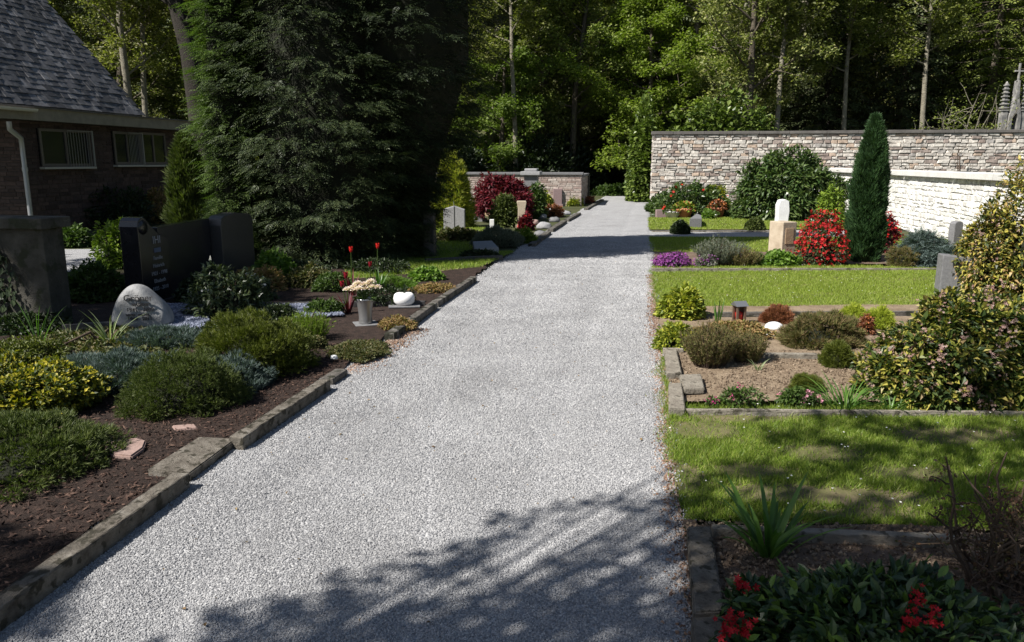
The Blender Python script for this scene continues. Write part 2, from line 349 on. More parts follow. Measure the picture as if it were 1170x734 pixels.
fl('fl_magenta', [(.36, .02, .14), (.46, .04, .2)], .2)
fl('fl_white', [(.72, .70, .66), (.82, .80, .77)], .2)
fl('fl_blush', [(.70, .54, .53), (.82, .70, .68), (.88, .80, .78)], .2)
fl('fl_dusky', [(.20, .11, .095), (.30, .19, .165), (.42, .31, .28)], .2)
fl('fl_orange', [(.45, .14, .05), (.6, .24, .08)], .2)
def lf(name, cols, **k): M[name] = leafmat(name, cols, **k)
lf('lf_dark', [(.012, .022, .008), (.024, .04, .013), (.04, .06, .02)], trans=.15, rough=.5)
lf('lf_coniferA', [(.014, .024, .010), (.028, .044, .017), (.048, .068, .026), (.09, .112, .044)], trans=.15, rough=.5, spec=.3)
lf('lf_coniferB', [(.010, .018, .007), (.022, .036, .013), (.045, .062, .022)], trans=.12, rough=.55)
lf('lf_coniferC', [(.04, .07, .014), (.065, .105, .02), (.10, .15, .03)], trans=.3, rough=.55)
lf('lf_cypress', [(.018, .045, .016), (.03, .07, .022), (.05, .10, .03)], trans=.15)
lf('lf_green', [(.03, .06, .012), (.055, .095, .018), (.085, .135, .028)], trans=.25)
lf('lf_laurel', [(.025, .055, .014), (.05, .09, .022), (.085, .13, .035), (.12, .16, .05)], trans=.2, rough=.38, spec=.5)
lf('lf_rhodo', [(.03, .05, .02), (.055, .08, .028), (.09, .11, .045)], trans=.15, rough=.4, spec=.45)
lf('lf_rhodo_near', [(.018, .04, .014), (.03, .06, .022), (.05, .085, .03), (.12, .2, .03)], trans=.2, rough=.4, spec=.45)
lf('lf_yew', [(.035, .052, .012), (.065, .09, .02), (.12, .145, .035)], trans=.2, rough=.6)
lf('lf_yewlight', [(.08, .095, .02), (.115, .135, .028), (.16, .175, .04)], trans=.2, rough=.6)
lf('lf_golden', [(.03, .05, .010), (.055, .075, .012), (.09, .11, .015), (.26, .24, .02), (.52, .43, .035)], trans=.25)
lf('lf_olive', [(.05, .065, .010), (.085, .105, .014), (.14, .16, .02)], trans=.2)
lf('lf_blue', [(.05, .075, .07), (.08, .115, .105), (.13, .17, .155)], trans=.15, rough=.6)
lf('lf_lavender', [(.10, .12, .085), (.15, .17, .125), (.21, .215, .16)], trans=.2, rough=.7)
lf('lf_heather', [(.07, .085, .022), (.12, .13, .035), (.20, .155, .07), (.16, .10, .05)], trans=.2, rough=.7)
lf('lf_rusty', [(.20, .13, .05), (.32, .20, .09), (.24, .17, .06), (.17, .18, .05)], trans=.2, rough=.7)
lf('lf_bronze', [(.13, .05, .025), (.22, .08, .04), (.28, .12, .05)], trans=.2)
lf('lf_carpet', [(.05, .065, .02), (.09, .10, .03), (.15, .12, .05)], trans=.2)
lf('lf_maplered', [(.06, .007, .012), (.10, .010, .018), (.17, .016, .028)], trans=.3)
lf('lf_lime', [(.20, .26, .02), (.32, .38, .04), (.42, .44, .06)], trans=.3)
lf('lf_limegreen', [(.09, .15, .015), (.14, .21, .02), (.20, .27, .03)], trans=.25)
lf('lf_yelgreen', [(.10, .14, .02), (.22, .26, .03), (.42, .40, .05)], trans=.25)
lf('lf_variegated', [(.022, .04, .012), (.035, .06, .016), (.055, .085, .02), (.08, .11, .022), (.20, .21, .035), (.38, .34, .07), (.20, .13, .07)], trans=.25, rough=.45, spec=.4)
lf('lf_pieris', [(.02, .035, .01), (.04, .06, .015), (.07, .09, .018), (.20, .20, .035), (.40, .35, .06), (.34, .20, .10), (.44, .40, .08)], trans=.25, rough=.45, spec=.4)
lf('lf_strap', [(.05, .12, .025), (.085, .17, .03), (.12, .22, .04)], trans=.35, rough=.4, spec=.4)
lf('lf_strap_pale', [(.10, .15, .06), (.2, .25, .12), (.3, .33, .2)], trans=.3)
lf('lf_bright', [(.07, .14, .02), (.12, .21, .03), (.18, .28, .045)], trans=.3)
lf('lf_ivy', [(.05, .085, .015), (.10, .145, .025), (.16, .21, .045)], trans=.2, rough=.4, spec=.4)
lf('lf_beech', [(.08, .10, .022), (.13, .155, .034), (.19, .215, .05), (.27, .28, .09)], trans=.35, var=.3, hue=.015)
lf('lf_lime_tree', [(.08, .125, .02), (.125, .18, .03), (.18, .235, .045)], trans=.38, var=.2)
lf('lf_oak', [(.08, .10, .026), (.14, .155, .04), (.21, .215, .065), (.30, .285, .115)], trans=.3, var=.3, hue=.015)
lf('lf_spruce', [(.040, .055, .022), (.07, .09, .034), (.12, .145, .058)], trans=.12, var=.3)
lf('lf_larch', [(.09, .12, .022), (.15, .185, .034), (.21, .245, .05)], trans=.3, var=.2)
lf('lf_maple', [(.105, .15, .02), (.16, .215, .03), (.23, .28, .045)], trans=.4)

# ------------------------------------------------------------------ geometry of the ground
def inpoly(x, y, poly):
    c = np.zeros(len(x), bool); n = len(poly)
    for i in range(n):
        x1, y1 = poly[i][0], poly[i][1]; x2, y2 = poly[(i + 1) % n][0], poly[(i + 1) % n][1]
        m = ((y1 > y) != (y2 > y)) & (x < (x2 - x1) * (y - y1) / (y2 - y1 + 1e-12) + x1); c ^= m
    return c
_rn = np.random.RandomState(5)
_NK = [(_rn.randn(2) * f, _rn.rand() * 6.28, 1 / f) for f in (.5, .9, 1.6, 2.7, 4.5, 8.0) for _ in range(3)]
def vnoise(x, y, s=1.0):
    a = 0; w = 0
    for k, ph, am in _NK: a = a + am * np.cos((x * k[0] + y * k[1]) * s + ph); w += am
    return a / w * 1.6
def gridpatch(mb, A, B, Cc, D, nu, nv, zf):
    """A-B near edge, D-C far edge"""
    u = np.linspace(0, 1, nu)[None, :, None]; v = np.linspace(0, 1, nv)[:, None, None]
    A, B, Cc, D = [np.array(tuple(q)) for q in (A, B, Cc, D)]
    X = (A * (1 - u) + B * u) * (1 - v) + (D * (1 - u) + Cc * u) * v
    X[..., 2] = zf(X[..., 0], X[..., 1])
    i, j = np.meshgrid(np.arange(nv - 1), np.arange(nu - 1), indexing='ij')
    F = np.stack([i * nu + j, i * nu + j + 1, (i + 1) * nu + j + 1, (i + 1) * nu + j], -1).reshape(-1, 4)
    mb.add(X.reshape(-1, 3), F)
def patch(name, A, B, Cc, D, mat, z=.03, amp=.01, step=.08, kind='structure', s=2.0):
    w = (Vector(B) - Vector(A)).length; h = (Vector(D) - Vector(A)).length
    mb = MB(); gridpatch(mb, A, B, Cc, D, max(3, int(w / step)), max(3, int(h / step)), lambda x, y: z + amp * vnoise(x, y, s))
    return tag(mb.build(name, mat, smooth=True), kind=kind)

# ground with a wooded rise far behind
mb = MB(); xs = np.linspace(-260, 260, 105); ys = np.concatenate([np.linspace(-40, 60, 41), np.linspace(65, 330, 40)])
X, Y = np.meshgrid(xs, ys)
Z = np.where(Y > 62, np.minimum((Y - 62) * .42, 42), 0) + np.where(Y > 40, vnoise(X * .2, Y * .2) * .5, 0)
Z = Z + np.clip((np.abs(X) - 55) * .35, 0, 30) * (Y > -20)
nx = len(xs); i, j = np.meshgrid(np.arange(len(ys) - 1), np.arange(nx - 1), indexing='ij')
F = np.stack([i * nx + j, i * nx + j + 1, (i + 1) * nx + j + 1, (i + 1) * nx + j], -1).reshape(-1, 4)
mb.add(np.stack([X, Y, Z - .002], -1).reshape(-1, 3), F)
m = noisemat('ground_mix', [(.03, .028, .014), (.05, .06, .02), (.075, .06, .035)], scale=.9, bump=.6, bscale=14)
tag(mb.build('ground', m, smooth=True), kind='structure')

# gravel path
Lpx = [(-60, 742), (0, 700), (120, 607), (195, 552), (270, 506), (385, 430), (448, 386), (545, 321), (600, 283), (625, 265), (655, 246), (693, 224)]
Rpx = [(794, 742), (781, 640), (766, 560), (761, 470), (751, 400), (746, 330), (743, 280), (742, 255), (740, 226)]
def sw(p): return p.dot(U), p.dot(V_)
Ls = np.array([sw(G(*q, .03)) for q in Lpx]); Rs = np.array([sw(G(*q, .03)) for q in Rpx])
def wL(s): return np.interp(s, Ls[:, 0], Ls[:, 1])
def wR(s): return np.interp(s, Rs[:, 0], Rs[:, 1])
def toxy(s, w): return s * U.x + w * V_.x, s * U.y + w * V_.y
def path_z(x, y):
    s = x * U.x + y * U.y; w = x * V_.x + y * V_.y; mid = (wL(s) + wR(s)) / 2
    return .028 + .012 * vnoise(x, y, 1.4) - .012 * np.exp(-((w - mid - .55) / .12) ** 2) - .012 * np.exp(-((w - mid + .62) / .12) ** 2)
ss = np.concatenate([np.arange(-7, 9, .1), np.arange(9, 36.6, .3)]); nu = 40
t = np.linspace(-.04, 1.02, nu)
Sg = np.repeat(ss[:, None], nu, 1); Wg = wL(ss)[:, None] * (1 - t) + wR(ss)[:, None] * t
Wg[:, 0] += .03 * np.sin(ss * 9) + .03 * np.sin(ss * 23); Wg[:, -1] += .03 * np.sin(ss * 11) + .025 * np.sin(ss * 29)
Xg, Yg = toxy(Sg, Wg); Zg = path_z(Xg, Yg)
edge = np.minimum(np.arange(nu), nu - 1 - np.arange(nu)) ; Zg = Zg - np.where(edge == 0, .03, 0)
i, j = np.meshgrid(np.arange(len(ss) - 1), np.arange(nu - 1), indexing='ij')
F = np.stack([i * nu + j, i * nu + j + 1, (i + 1) * nu + j + 1, (i + 1) * nu + j], -1).reshape(-1, 4)
mb = MB(); mb.add(np.stack([Xg, Yg, Zg], -1).reshape(-1, 3), F); tag(mb.build('gravel_path', M['gravel'], smooth=True), kind='structure')
# loose crushed stone lying on it (too many to count)
TRK = np.array([sw(G(*q_)) for q_ in ((484, 720), (487, 640), (490, 540), (500, 480), (516, 430), (530, 390), (560, 340))])
rs = np.random.RandomState(11); n = 440000
s = 1.6 + 14 * rs.rand(n) ** 2.0; tt = rs.rand(n) * 1.035 - .03
w = wL(s) * (1 - tt) + wR(s) * tt
trk = np.exp(-((w - np.interp(s, TRK[:, 0], TRK[:, 1])) / .035) ** 2) + .6 * np.exp(-((w - np.interp(s, TRK[:, 0], TRK[:, 1]) - .62) / .05) ** 2) + .5 * np.exp(-((w - np.interp(s, TRK[:, 0], TRK[:, 1]) + .55) / .05) ** 2)
k = rs.rand(n) > trk * .8 * (s < 7); s, tt, w, trk = s[k], tt[k], w[k], trk[k]; n = len(s)
w = w + rs.randn(n) * np.where((tt < .03) | (tt > .97), .03, .004)
x, y = toxy(s, w)
sz = (.0027 + .0020 * rs.rand(n) ** 2) * (1 + .10 * (s - 2))
P0 = np.stack([x, y, path_z(x, y) + sz * .35], -1)
mb = MB(); scatter(mb, T_oct(), P0, rnd_dirs(rs, n), rnd_dirs(rs, n), sz[:, None] * (.7 + .8 * rs.rand(n, 3)))
tag(mb.build('gravel', M['stones']), kind='stuff')

# wind-blown dry leaves and bits on the path
rs = np.random.RandomState(41); n = 420; s = rs.uniform(1.6, 14, n); tt = np.where(rs.rand(n) < .6, rs.beta(.5, .5, n), rs.rand(n)); w = wL(s) * (1 - tt) + wR(s) * tt; x, y = toxy(s, w)
mb = MB(); scatter(mb, T_leaf(.6, .15, .2), np.stack([x, y, path_z(x, y) + .009], -1), np.stack([rs.randn(n), rs.randn(n), rs.randn(n) * .15], -1), np.tile([0, 0, 1.0], (n, 1)) + rs.randn(n, 3) * .3, .010 + .016 * rs.rand(n) ** 2)
tag(mb.build('dry_leaves', leafmat('dry_leaf', [(.10, .06, .03), (.2, .13, .06), (.30, .22, .11)], trans=.1)), kind='stuff')
# ---- left planting bed floor, soils and lawns
def GV(px, py, z=.03): return G(px, py, z)
leftpoly_near = [G(-330, 742, .05), G(-60, 742, .05), G(110, 600, .05), G(215, 540, .05), G(275, 498, .05), G(385, 424, .05), G(448, 378, .05), G(557, 305, .05), G(300, 305, .05), G(-260, 330, .05)]
def bedmesh(name, poly, mat, z, amp, step=.06, kind='structure'):
    xs_ = [p.x for p in poly]; ys_ = [p.y for p in poly]
    gx = np.arange(min(xs_) - .1, max(xs_) + .1, step); gy = np.arange(min(ys_) - .1, max(ys_) + .1, step)
    Xq, Yq = np.meshgrid(gx, gy); cxq = (Xq[:-1, :-1] + step / 2).ravel(); cyq = (Yq[:-1, :-1] + step / 2).ravel()
    keep = inpoly(cxq, cyq, poly); nx_ = len(gx); i_, j_ = np.meshgrid(np.arange(len(gy) - 1), np.arange(nx_ - 1), indexing='ij')
    F_ = np.stack([i_ * nx_ + j_, i_ * nx_ + j_ + 1, (i_ + 1) * nx_ + j_ + 1, (i_ + 1) * nx_ + j_], -1).reshape(-1, 4)[keep]
    Zq = z + amp * vnoise(Xq, Yq, 3.2) + amp * .4 * vnoise(Xq + 7, Yq, 11)
    used, inv = np.unique(F_, return_inverse=True)
    Vq = np.stack([Xq, Yq, Zq], -1).reshape(-1, 3)[used]
    b_ = MB(); b_.add(Vq, inv.reshape(F_.shape)); return tag(b_.build(name, mat, smooth=True), kind=kind)
def ptsin(poly, n, rs):
    xs_ = [p[0] for p in poly]; ys_ = [p[1] for p in poly]; ox = []; oy = []; c = 0
    while c < n:
        x_ = rs.uniform(min(xs_), max(xs_), n * 2); y_ = rs.uniform(min(ys_), max(ys_), n * 2); k = inpoly(x_, y_, poly)
        ox.append(x_[k]); oy.append(y_[k]); c += k.sum()
    return np.concatenate(ox)[:n], np.concatenate(oy)[:n]
bedmesh('planting_bed_soil', leftpoly_near, M['mulch'], .055, .016)
rs = np.random.RandomState(3); n = 80000
x, y = ptsin(leftpoly_near, n, rs); k = (y < 6.5); x, y = x[k], y[k]; n = len(x)
Pc = np.stack([x, y, .06 + .016 * vnoise(x, y, 3.2) + .006 * rs.rand(n)], -1)
L = .012 + .028 * rs.rand(n) ** 1.5
D = rnd_dirs(rs, n); D[:, 2] *= .35
Sc = np.stack([L * (.10 + .14 * rs.rand(n)), L * .55, L * .09], -1)
mb = MB(); scatter(mb, T_oct(), Pc, D, np.tile([0, 0, 1.0], (n, 1)) + rs.randn(n, 3) * .3, Sc)
tag(mb.build('bark_mulch', M['chips']), kind='stuff')
# pale cross path glimpsed left of the graves
patch('cross_path', G(-420, 322), G(112, 312), G(122, 286), G(-330, 288), M['gravel'], z=.022, amp=.004, step=.3)
# side path on the right by the white stele
patch('side_path', G(742, 272), G(1010, 272), G(1000, 264), G(742, 265), M['gravel'], z=.022, amp=.004, step=.3)
# right: soil sheets of the beds
bed1 = [G(783, 606), G(1270, 618), G(1500, 860), G(815, 860)]
bed2 = [G(762, 408), G(1150, 404), G(1200, 466), G(762, 466)]
bed3 = [G(750, 354), G(1130, 352), G(1180, 406), G(755, 408)]
bed4 = [G(745, 290), G(1090, 288), G(1110, 304), G(745, 305)]
bedmesh('bed_soil', bed1, M['darksoil'], .04, .02)
bedmesh('bed_soil', bed2, M['sandsoil'], .04, .018)
bedmesh('bed_soil', bed3, M['sandsoil'], .04, .015)
bedmesh('bed_soil', bed4, M['darksoil'], .03, .01)
for nm, poly, nn in (('soil_clods', bed1, 9000), ('soil_clods', bed2, 8000)):
    rs = np.random.RandomState(nn); x, y = ptsin(poly, nn, rs); sz = .003 + .008 * rs.rand(nn) ** 3
    mb = MB(); scatter(mb, T_oct(), np.stack([x, y, .042 + .018 * vnoise(x, y, 3.2) + sz * .3], -1), rnd_dirs(rs, nn), rnd_dirs(rs, nn), sz[:, None] * (.6 + rs.rand(nn, 3)))
    tag(mb.build(nm, M['clods']), kind='stuff')
# lawns
lawnA = [G(757, 470), G(1330, 472), G(1420, 612), G(1105, 612), G(785, 601), G(766, 560)]
lawnB = [G(745, 307), G(1140, 307), G(1160, 353), G(748, 354)]
lawnC = [G(742, 273), G(1100, 273), G(1110, 289), G(743, 290)]
lawnD = [G(741, 250), G(1060, 250), G(1080, 263), G(742, 264)]
lawnE = [G(395, 325), G(549, 310), G(588, 291), G(395, 291)]
def lawn(name, poly, n, h, wd, mat, bare=.55, seed=1, fuzz=.02, z=.03, spots=()):
    bedmesh('lawn', poly, M['turf'], z, .012, step=.05)
    rs = np.random.RandomState(seed); x, y = ptsin(poly, n, rs)
    q = vnoise(x + 3, y, 3.0) + .5 * vnoise(x, y + 9, 9.0); k = q + rs.randn(len(x)) * .15 < bare; x, y = x[k], y[k]
    for (sx, sy, ra, rb) in spots:
        e_ = ((x - sx) / ra) ** 2 + ((y - sy) / rb) ** 2 + .5 * vnoise(x, y, 9.0); k = rs.rand(len(x)) < np.clip(e_ - .55, .10, 1); x, y = x[k], y[k]
    n = len(x)
    x = x + rs.randn(n) * fuzz; y = y + rs.randn(n) * fuzz * .5
    hh = h * (.45 + .8 * rs.rand(n) ** 1.4) * (1 + .35 * vnoise(x, y + 4, 5.0))
    D = np.stack([rs.randn(n) * .55, rs.randn(n) * .55, np.ones(n)], -1); Zz = rnd_dirs(rs, n); Zz[:, 2] *= .2
    mb = MB(); scatter(mb, T_blade(1.0), np.stack([x, y, np.full(n, z + .003) + .012 * vnoise(x, y, 3.2) - .004], -1), D, Zz, np.stack([np.full(n, wd) * (.6 + .8 * rs.rand(n)), hh, hh], -1))
    return tag(mb.build(name, mat), kind='stuff')
bs_ = [(G(px, py).x, G(px, py).y, a_, b_) for px, py, a_, b_ in ((850, 482, .3, .12), (937, 524, .28, .14), (905, 572, .3, .10), (800, 498, .22, .14), (1000, 578, .3, .1), (1090, 505, .35, .16), (775, 552, .12, .2), (860, 545, .2, .1), (1040, 548, .25, .1), (985, 596, .3, .06))]
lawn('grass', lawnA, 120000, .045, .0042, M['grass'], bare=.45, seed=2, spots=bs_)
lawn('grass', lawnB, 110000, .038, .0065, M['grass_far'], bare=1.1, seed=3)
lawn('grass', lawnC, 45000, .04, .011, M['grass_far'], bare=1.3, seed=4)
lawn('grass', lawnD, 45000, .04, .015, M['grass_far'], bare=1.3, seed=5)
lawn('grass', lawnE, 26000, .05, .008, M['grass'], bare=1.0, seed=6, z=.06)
lawnF = [G(1008, 262), G(1100, 262), G(1120, 302), G(1010, 302)]
lawnG = [G(480, 262), G(560, 262), G(540, 290), G(470, 290)]
lawn('grass', lawnG, 12000, .05, .012, M['grass_far'], bare=1.2, seed=8)
# fringe of grass creeping over the path edge
rs = np.random.RandomState(9); mb = MB(); n = 2600
s = rs.uniform(4.0, 6.2, n); s = np.where(rs.rand(n) < .4, rs.uniform(8.7, 11.5, n), s); w = wR(s) - np.abs(rs.randn(n)) * .045 * (.6 + .6 * np.sin(s * 9)) + .03
x, y = toxy(s, w); hh = .03 + .03 * rs.rand(n)
scatter(mb, T_blade(1.0), np.stack([x, y, np.full(n, .025)], -1), np.stack([rs.randn(n) * .6, rs.randn(n) * .6, np.ones(n)], -1), rnd_dirs(rs, n), np.stack([np.full(n, .005), hh, hh], -1))
tag(mb.build('edge_grass', M['grass']), kind='stuff')
# daisies
rs = np.random.RandomState(21); mb = MB(); x, y = ptsin(lawnA, 70, rs); x2, y2 = ptsin(lawnB, 120, rs); x = np.append(x, x2); y = np.append(y, y2); n = len(x)
scatter(mb, T_flower(8, .1), np.stack([x, y, .062 + .015 * rs.rand(n)], -1), np.stack([rs.randn(n), rs.randn(n), np.zeros(n)], -1), np.tile([0, -.3, 1.0], (n, 1)), np.full(n, .011))
tag(mb.build('daisy_flowers', M['fl_white']), kind='stuff')
# reddish crumbs and grit along the right rim of the path and at the gap on the left
rs = np.random.RandomState(31); n = 9000; s = rs.uniform(1.5, 11, n); w = wR(s) - np.abs(rs.randn(n)) * .05 + .03
k = rs.rand(n) < .3; s = np.where(k, rs.uniform(5.3, 7.0, n), s); w = np.where(k, wL(s) + np.abs(rs.randn(n)) * .10, w)
x, y = toxy(s, w); sz = .003 + .006 * rs.rand(n) ** 2
mb = MB(); scatter(mb, T_oct(), np.stack([x, y, .033 + sz * .4], -1), rnd_dirs(rs, n), rnd_dirs(rs, n), sz[:, None] * (.6 + rs.rand(n, 3)))
tag(mb.build('soil_crumbs', islandmat('crumbs', [(.12, .07, .05), (.2, .12, .08), (.3, .2, .14), (.35, .3, .26)], mottled=0)), kind='stuff')

# ------------------------------------------------------------------ walls
def blocks(p0, dr, length, height, rowh, slen, depth, rng, proud=.02, gap=.012, jit=.006, z0=0.0, nrm=None, taper=None):
    """courses of separate stones, front along dr, facing nrm"""
    dr = Vector(dr); nrm = Vector(nrm); Vs = []; Fs = []; k = 0; z = z0
    base = np.array([(0, 4, 5, 1), (1, 5, 6, 2), (2, 6, 7, 3), (3, 7, 4, 0), (4, 8, 9, 5), (5, 9, 10, 6), (6, 10, 11, 7), (7, 11, 8, 4), (8, 11, 10, 9)])
    while z < z0 + height - .02:
        rh = min(rowh * rng.uniform(.65, 1.4), z0 + height - z)
        if z0 + height - z - rh < rowh * .4: rh = z0 + height - z
        x = -rng.uniform(0, slen * .6)
        while x < length:
            L = slen * rng.uniform(.45, 1.7); a, b = max(x, 0), min(x + L, length)
            if b - a > .04:
                pr = proud * rng.uniform(.2, 1.3); q = []
                cs = [(a + gap / 2, z + gap / 2), (b - gap / 2, z + gap / 2), (b - gap / 2, z + rh - gap / 2), (a + gap / 2, z + rh - gap / 2)]
                cs = [(c[0] + rng.gauss(0, jit), c[1] + rng.gauss(0, jit)) for c in cs]; mx = (a + b) / 2; mz = z + rh / 2
                for e, (off, ins) in enumerate(((-depth, 1), (0, 1), (pr, .86))):
                    for c in cs: q.append(tuple(Vector(p0) + dr * (mx + (c[0] - mx) * ins) + nrm * off + Vector((0, 0, mz + (c[1] - mz) * (ins if ins == 1 else .82)))))
                Vs += q; Fs.append(base + k); k += 12
            x += L
        z += rh
    return np.array(Vs), np.concatenate(Fs)
rng = random.Random(4)
# tall rubble wall
A0 = G(743, 234); hw = P(743, 154, A0.y).z; WL = 27.0
root = empty('stone_wall', A0, 'long tall rubble stone wall with a dark coping along its top', 'wall')
nW = -U; mb = MB(); mb.add(*blocks(A0, V_, WL, hw, .105, .25, .1, rng, proud=.035, gap=.02, nrm=nW, jit=.014))
mb.add(*blocks(A0 + U * .45, -U, .45, hw, .11, .25, .1, rng, gap=.02, nrm=-V_))
mb.build('masonry', M['wallstone'], root, loc=A0); root.children[0].location = (0, 0, 0)
V1, F1 = box(A0 + V_ * (WL / 2) + U * .225 , (WL - .03, .42, hw), RZ_PATH); mb = MB(); mb.add(V1, F1); o = mb.build('mortar_core', M['mortar'], root, loc=A0); o.location = (0, 0, 0)
x = -.06; mb = MB()
while x < WL:
    L = rng.uniform(.8, 1.3); mb.add(*box(A0 + V_ * (x + L / 2) + U * .22 + Vector((0, 0, hw)), (L - .008, .60, .11 + rng.uniform(-.008, .008)), RZ_PATH, .012)); x += L
o = mb.build('coping', M['coping'], root, loc=A0); o.location = (0, 0, 0)
# low whitewashed wall, running alongside the path
B0 = G(1012, 258); B1 = G(1087, 276); sB, wB = sw(B0); hB = P(1012, 200, B0.y).z
s_end = sw(A0)[0] - .02; s_beg = 9.0; pb = Vector(toxy(s_beg, wB) + (0,)); LB = s_end - s_beg
root = empty('whitewashed_wall', pb, 'low whitewashed rubble wall with a pale flat coping', 'wall')
mb = MB(); mb.add(*blocks(pb, U, LB, hB, .10, .20, .08, rng, proud=.009, gap=.016, nrm=-V_, jit=.014)); o = mb.build('masonry', M['whitestone'], root, loc=pb); o.location = (0, 0, 0)
mb = MB(); mb.add(*box(pb + U * (LB / 2) + V_ * .19, (.36, LB - .02, hB), RZ_PATH)); o = mb.build('mortar_core', M['mortar_pale'], root, loc=pb); o.location = (0, 0, 0)
mb = MB(); x = 0
while x < LB:
    L = min(rng.uniform(.9, 1.1), LB - x); mb.add(*box(pb + U * (x + L / 2) + V_ * .17 + Vector((0, 0, hB)), (.52, L - .006, .12), RZ_PATH, .01)); x += 1.0
o = mb.build('coping', M['coping_white'], root, loc=pb); o.location = (0, 0, 0)
# far low brick wall on the left of the path, returning along it
Q0 = G(664, 236); Q0 = Vector((Q0.x, Q0.y, 0)); hq = P(664, 200, Q0.y).z; LQ = 7.5
root = empty('brick_grave_wall', Q0, 'low old brick wall with grey coping at the end of the left grave row', 'wall')
ret = 3.2
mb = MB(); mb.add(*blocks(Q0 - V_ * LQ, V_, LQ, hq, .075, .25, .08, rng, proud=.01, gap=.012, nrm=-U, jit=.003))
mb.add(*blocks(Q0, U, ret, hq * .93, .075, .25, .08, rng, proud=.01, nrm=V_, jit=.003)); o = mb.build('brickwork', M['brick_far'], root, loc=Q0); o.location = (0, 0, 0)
mb = MB(); mb.add(*box(Q0 - V_ * (LQ / 2) + U * .12, (LQ - .02, .22, hq), RZ_PATH)); mb.add(*box(Q0 - V_ * .12 + U * (ret / 2 + .12), (.22, ret - .24, hq * .93), RZ_PATH)); o = mb.build('mortar_core', M['mortar'], root, loc=Q0); o.location = (0, 0, 0)
mb = MB(); mb.add(*box(Q0 - V_ * (LQ / 2 - .03) + U * .12 + Vector((0, 0, hq)), (LQ + .06, .36, .09), RZ_PATH, .012)); mb.add(*box(Q0 - V_ * .12 + U * (ret / 2 + .31) + Vector((0, 0, hq * .93)), (.34, ret, .09), RZ_PATH, .012))
o = mb.build('coping', M['granite_mid'], root, loc=Q0); o.location = (0, 0, 0)
mb = MB(); mb.add(*box(Q0 + U * (ret + .2) - V_ * .12, (.36, .36, hq * .98), RZ_PATH, .015)); o = mb.build('end_pier', M['mossy'], root, loc=Q0); o.location = (0, 0, 0)
# stone gate pier with a cap
pp = G(607, 243); hp = P(607, 196, pp.y).z
root = empty('stone_pier', pp, 'squat grey stone pier with projecting cap in front of the low brick wall', 'pier', rz=RZ_PATH)
mb = MB(); mb.add(*box((0, 0, 0), (.42, .42, hp - .12), 0, .015)); mb.build('shaft', M['granite_mid'], root)
mb = MB(); mb.add(*box((0, 0, hp - .12), (.62, .62, .12), 0, .02)); mb.add(*box((0, 0, hp), (.4, .4, .09), 0, .03)); mb.build('cap', M['granite_grey'], root)

# ------------------------------------------------------------------ building on the left
pf = P(236, 151, 23.5)                         # lower edge of the eaves board at its far end
zf0 = pf.z; zf1 = W(236, 141, pf, U).z
E = W(165, 134, pf, U); n_ = U; d_ = ray(50, 0); o_ = Vector((0, 0, CAM_H)); tt_ = (E - o_).dot(n_) / d_.dot(n_); Tp = o_ + d_ * tt_
up_h = (Tp - E).dot(-V_); slope = math.atan2(Tp.z - E.z, up_h)
near = W(28, 190, pf - V_ * .35, U); s_far = sw(pf)[0]; s_near = sw(near)[0]; s_roof0 = s_near - 1.15; wW = sw(pf)[1] - .35; wF = sw(pf)[1]
def SW(s, w, z=0): x_, y_ = toxy(s, w); return Vector((x_, y_, z))
b0 = SW(s_near, wW)
root = empty('chapel_building', b0, 'dark brick building with a steep slate roof and grey eaves board', 'building')
def hb(name, mbx, mat, parent=root, smooth=False):
    o = mbx.build(name, mat, parent, loc=b0, smooth=smooth); o.location = (0, 0, 0); return o
Lw = s_far - s_near - .3
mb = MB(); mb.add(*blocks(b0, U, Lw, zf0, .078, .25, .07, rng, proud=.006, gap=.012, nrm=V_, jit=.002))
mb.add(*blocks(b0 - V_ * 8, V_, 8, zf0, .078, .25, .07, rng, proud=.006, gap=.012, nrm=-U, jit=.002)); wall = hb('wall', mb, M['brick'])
mb = MB(); mb.add(*box(SW((s_near + s_near + Lw) / 2, wW - 4) + Vector((0, 0, 0)), (7.98, Lw - .02, zf0 + .02), RZ_PATH)); hb('wall_core', mb, M['brickjoint'])
# gable infill above the eaves inside the roof
rise = math.tan(slope)
def gable(s, w0, half, z0): return [SW(s, w0, z0), SW(s, w0 - 2 * half, z0), SW(s, w0 - half, z0 + half * rise)]
half = 4.6
mb = MB(); g1 = gable(s_near + .02, wW - .05, half - .3, zf0 + .02); g2 = gable(sw(E)[0] - .35, wW - .05, half - .3, zf0 + .02)
mb.poly(g1); mb.poly(g2[::-1]); mb.poly([g1[0], g2[0], g2[2], g1[2]]); mb.poly([g1[1], g1[2], g2[2], g2[1]]); hb('gable', mb, M['brickjoint'])
# flat roof strip, eaves board
mb = MB(); Lf = s_far - s_roof0
mb.add(*box(SW((s_far + s_roof0) / 2, wF - .02, zf0), (.035, Lf, zf1 - zf0), RZ_PATH)); mb.add(*box(SW(s_far - .02, wF - 2.6, zf0), (5.1, .035, zf1 - zf0), RZ_PATH))
mb.add(*box(SW(s_roof0 + .02, wF - 4.6, zf0), (9.1, .035, zf1 - zf0), RZ_PATH)); hb('eaves_board', mb, M['fascia'])
mb = MB(); mb.add(*box(SW((s_far + s_roof0) / 2, wF - 2.7, zf0 + .03), (5.3, Lf - .08, zf1 - zf0 - .02), RZ_PATH)); hb('flat_roof', mb, M['felt'])
mb = MB(); mb.add(*box(SW((s_far + s_roof0) / 2, wF + .0, zf1), (.09, Lf + .04, .03), RZ_PATH)); hb('roof_edging', mb, M['coping'])
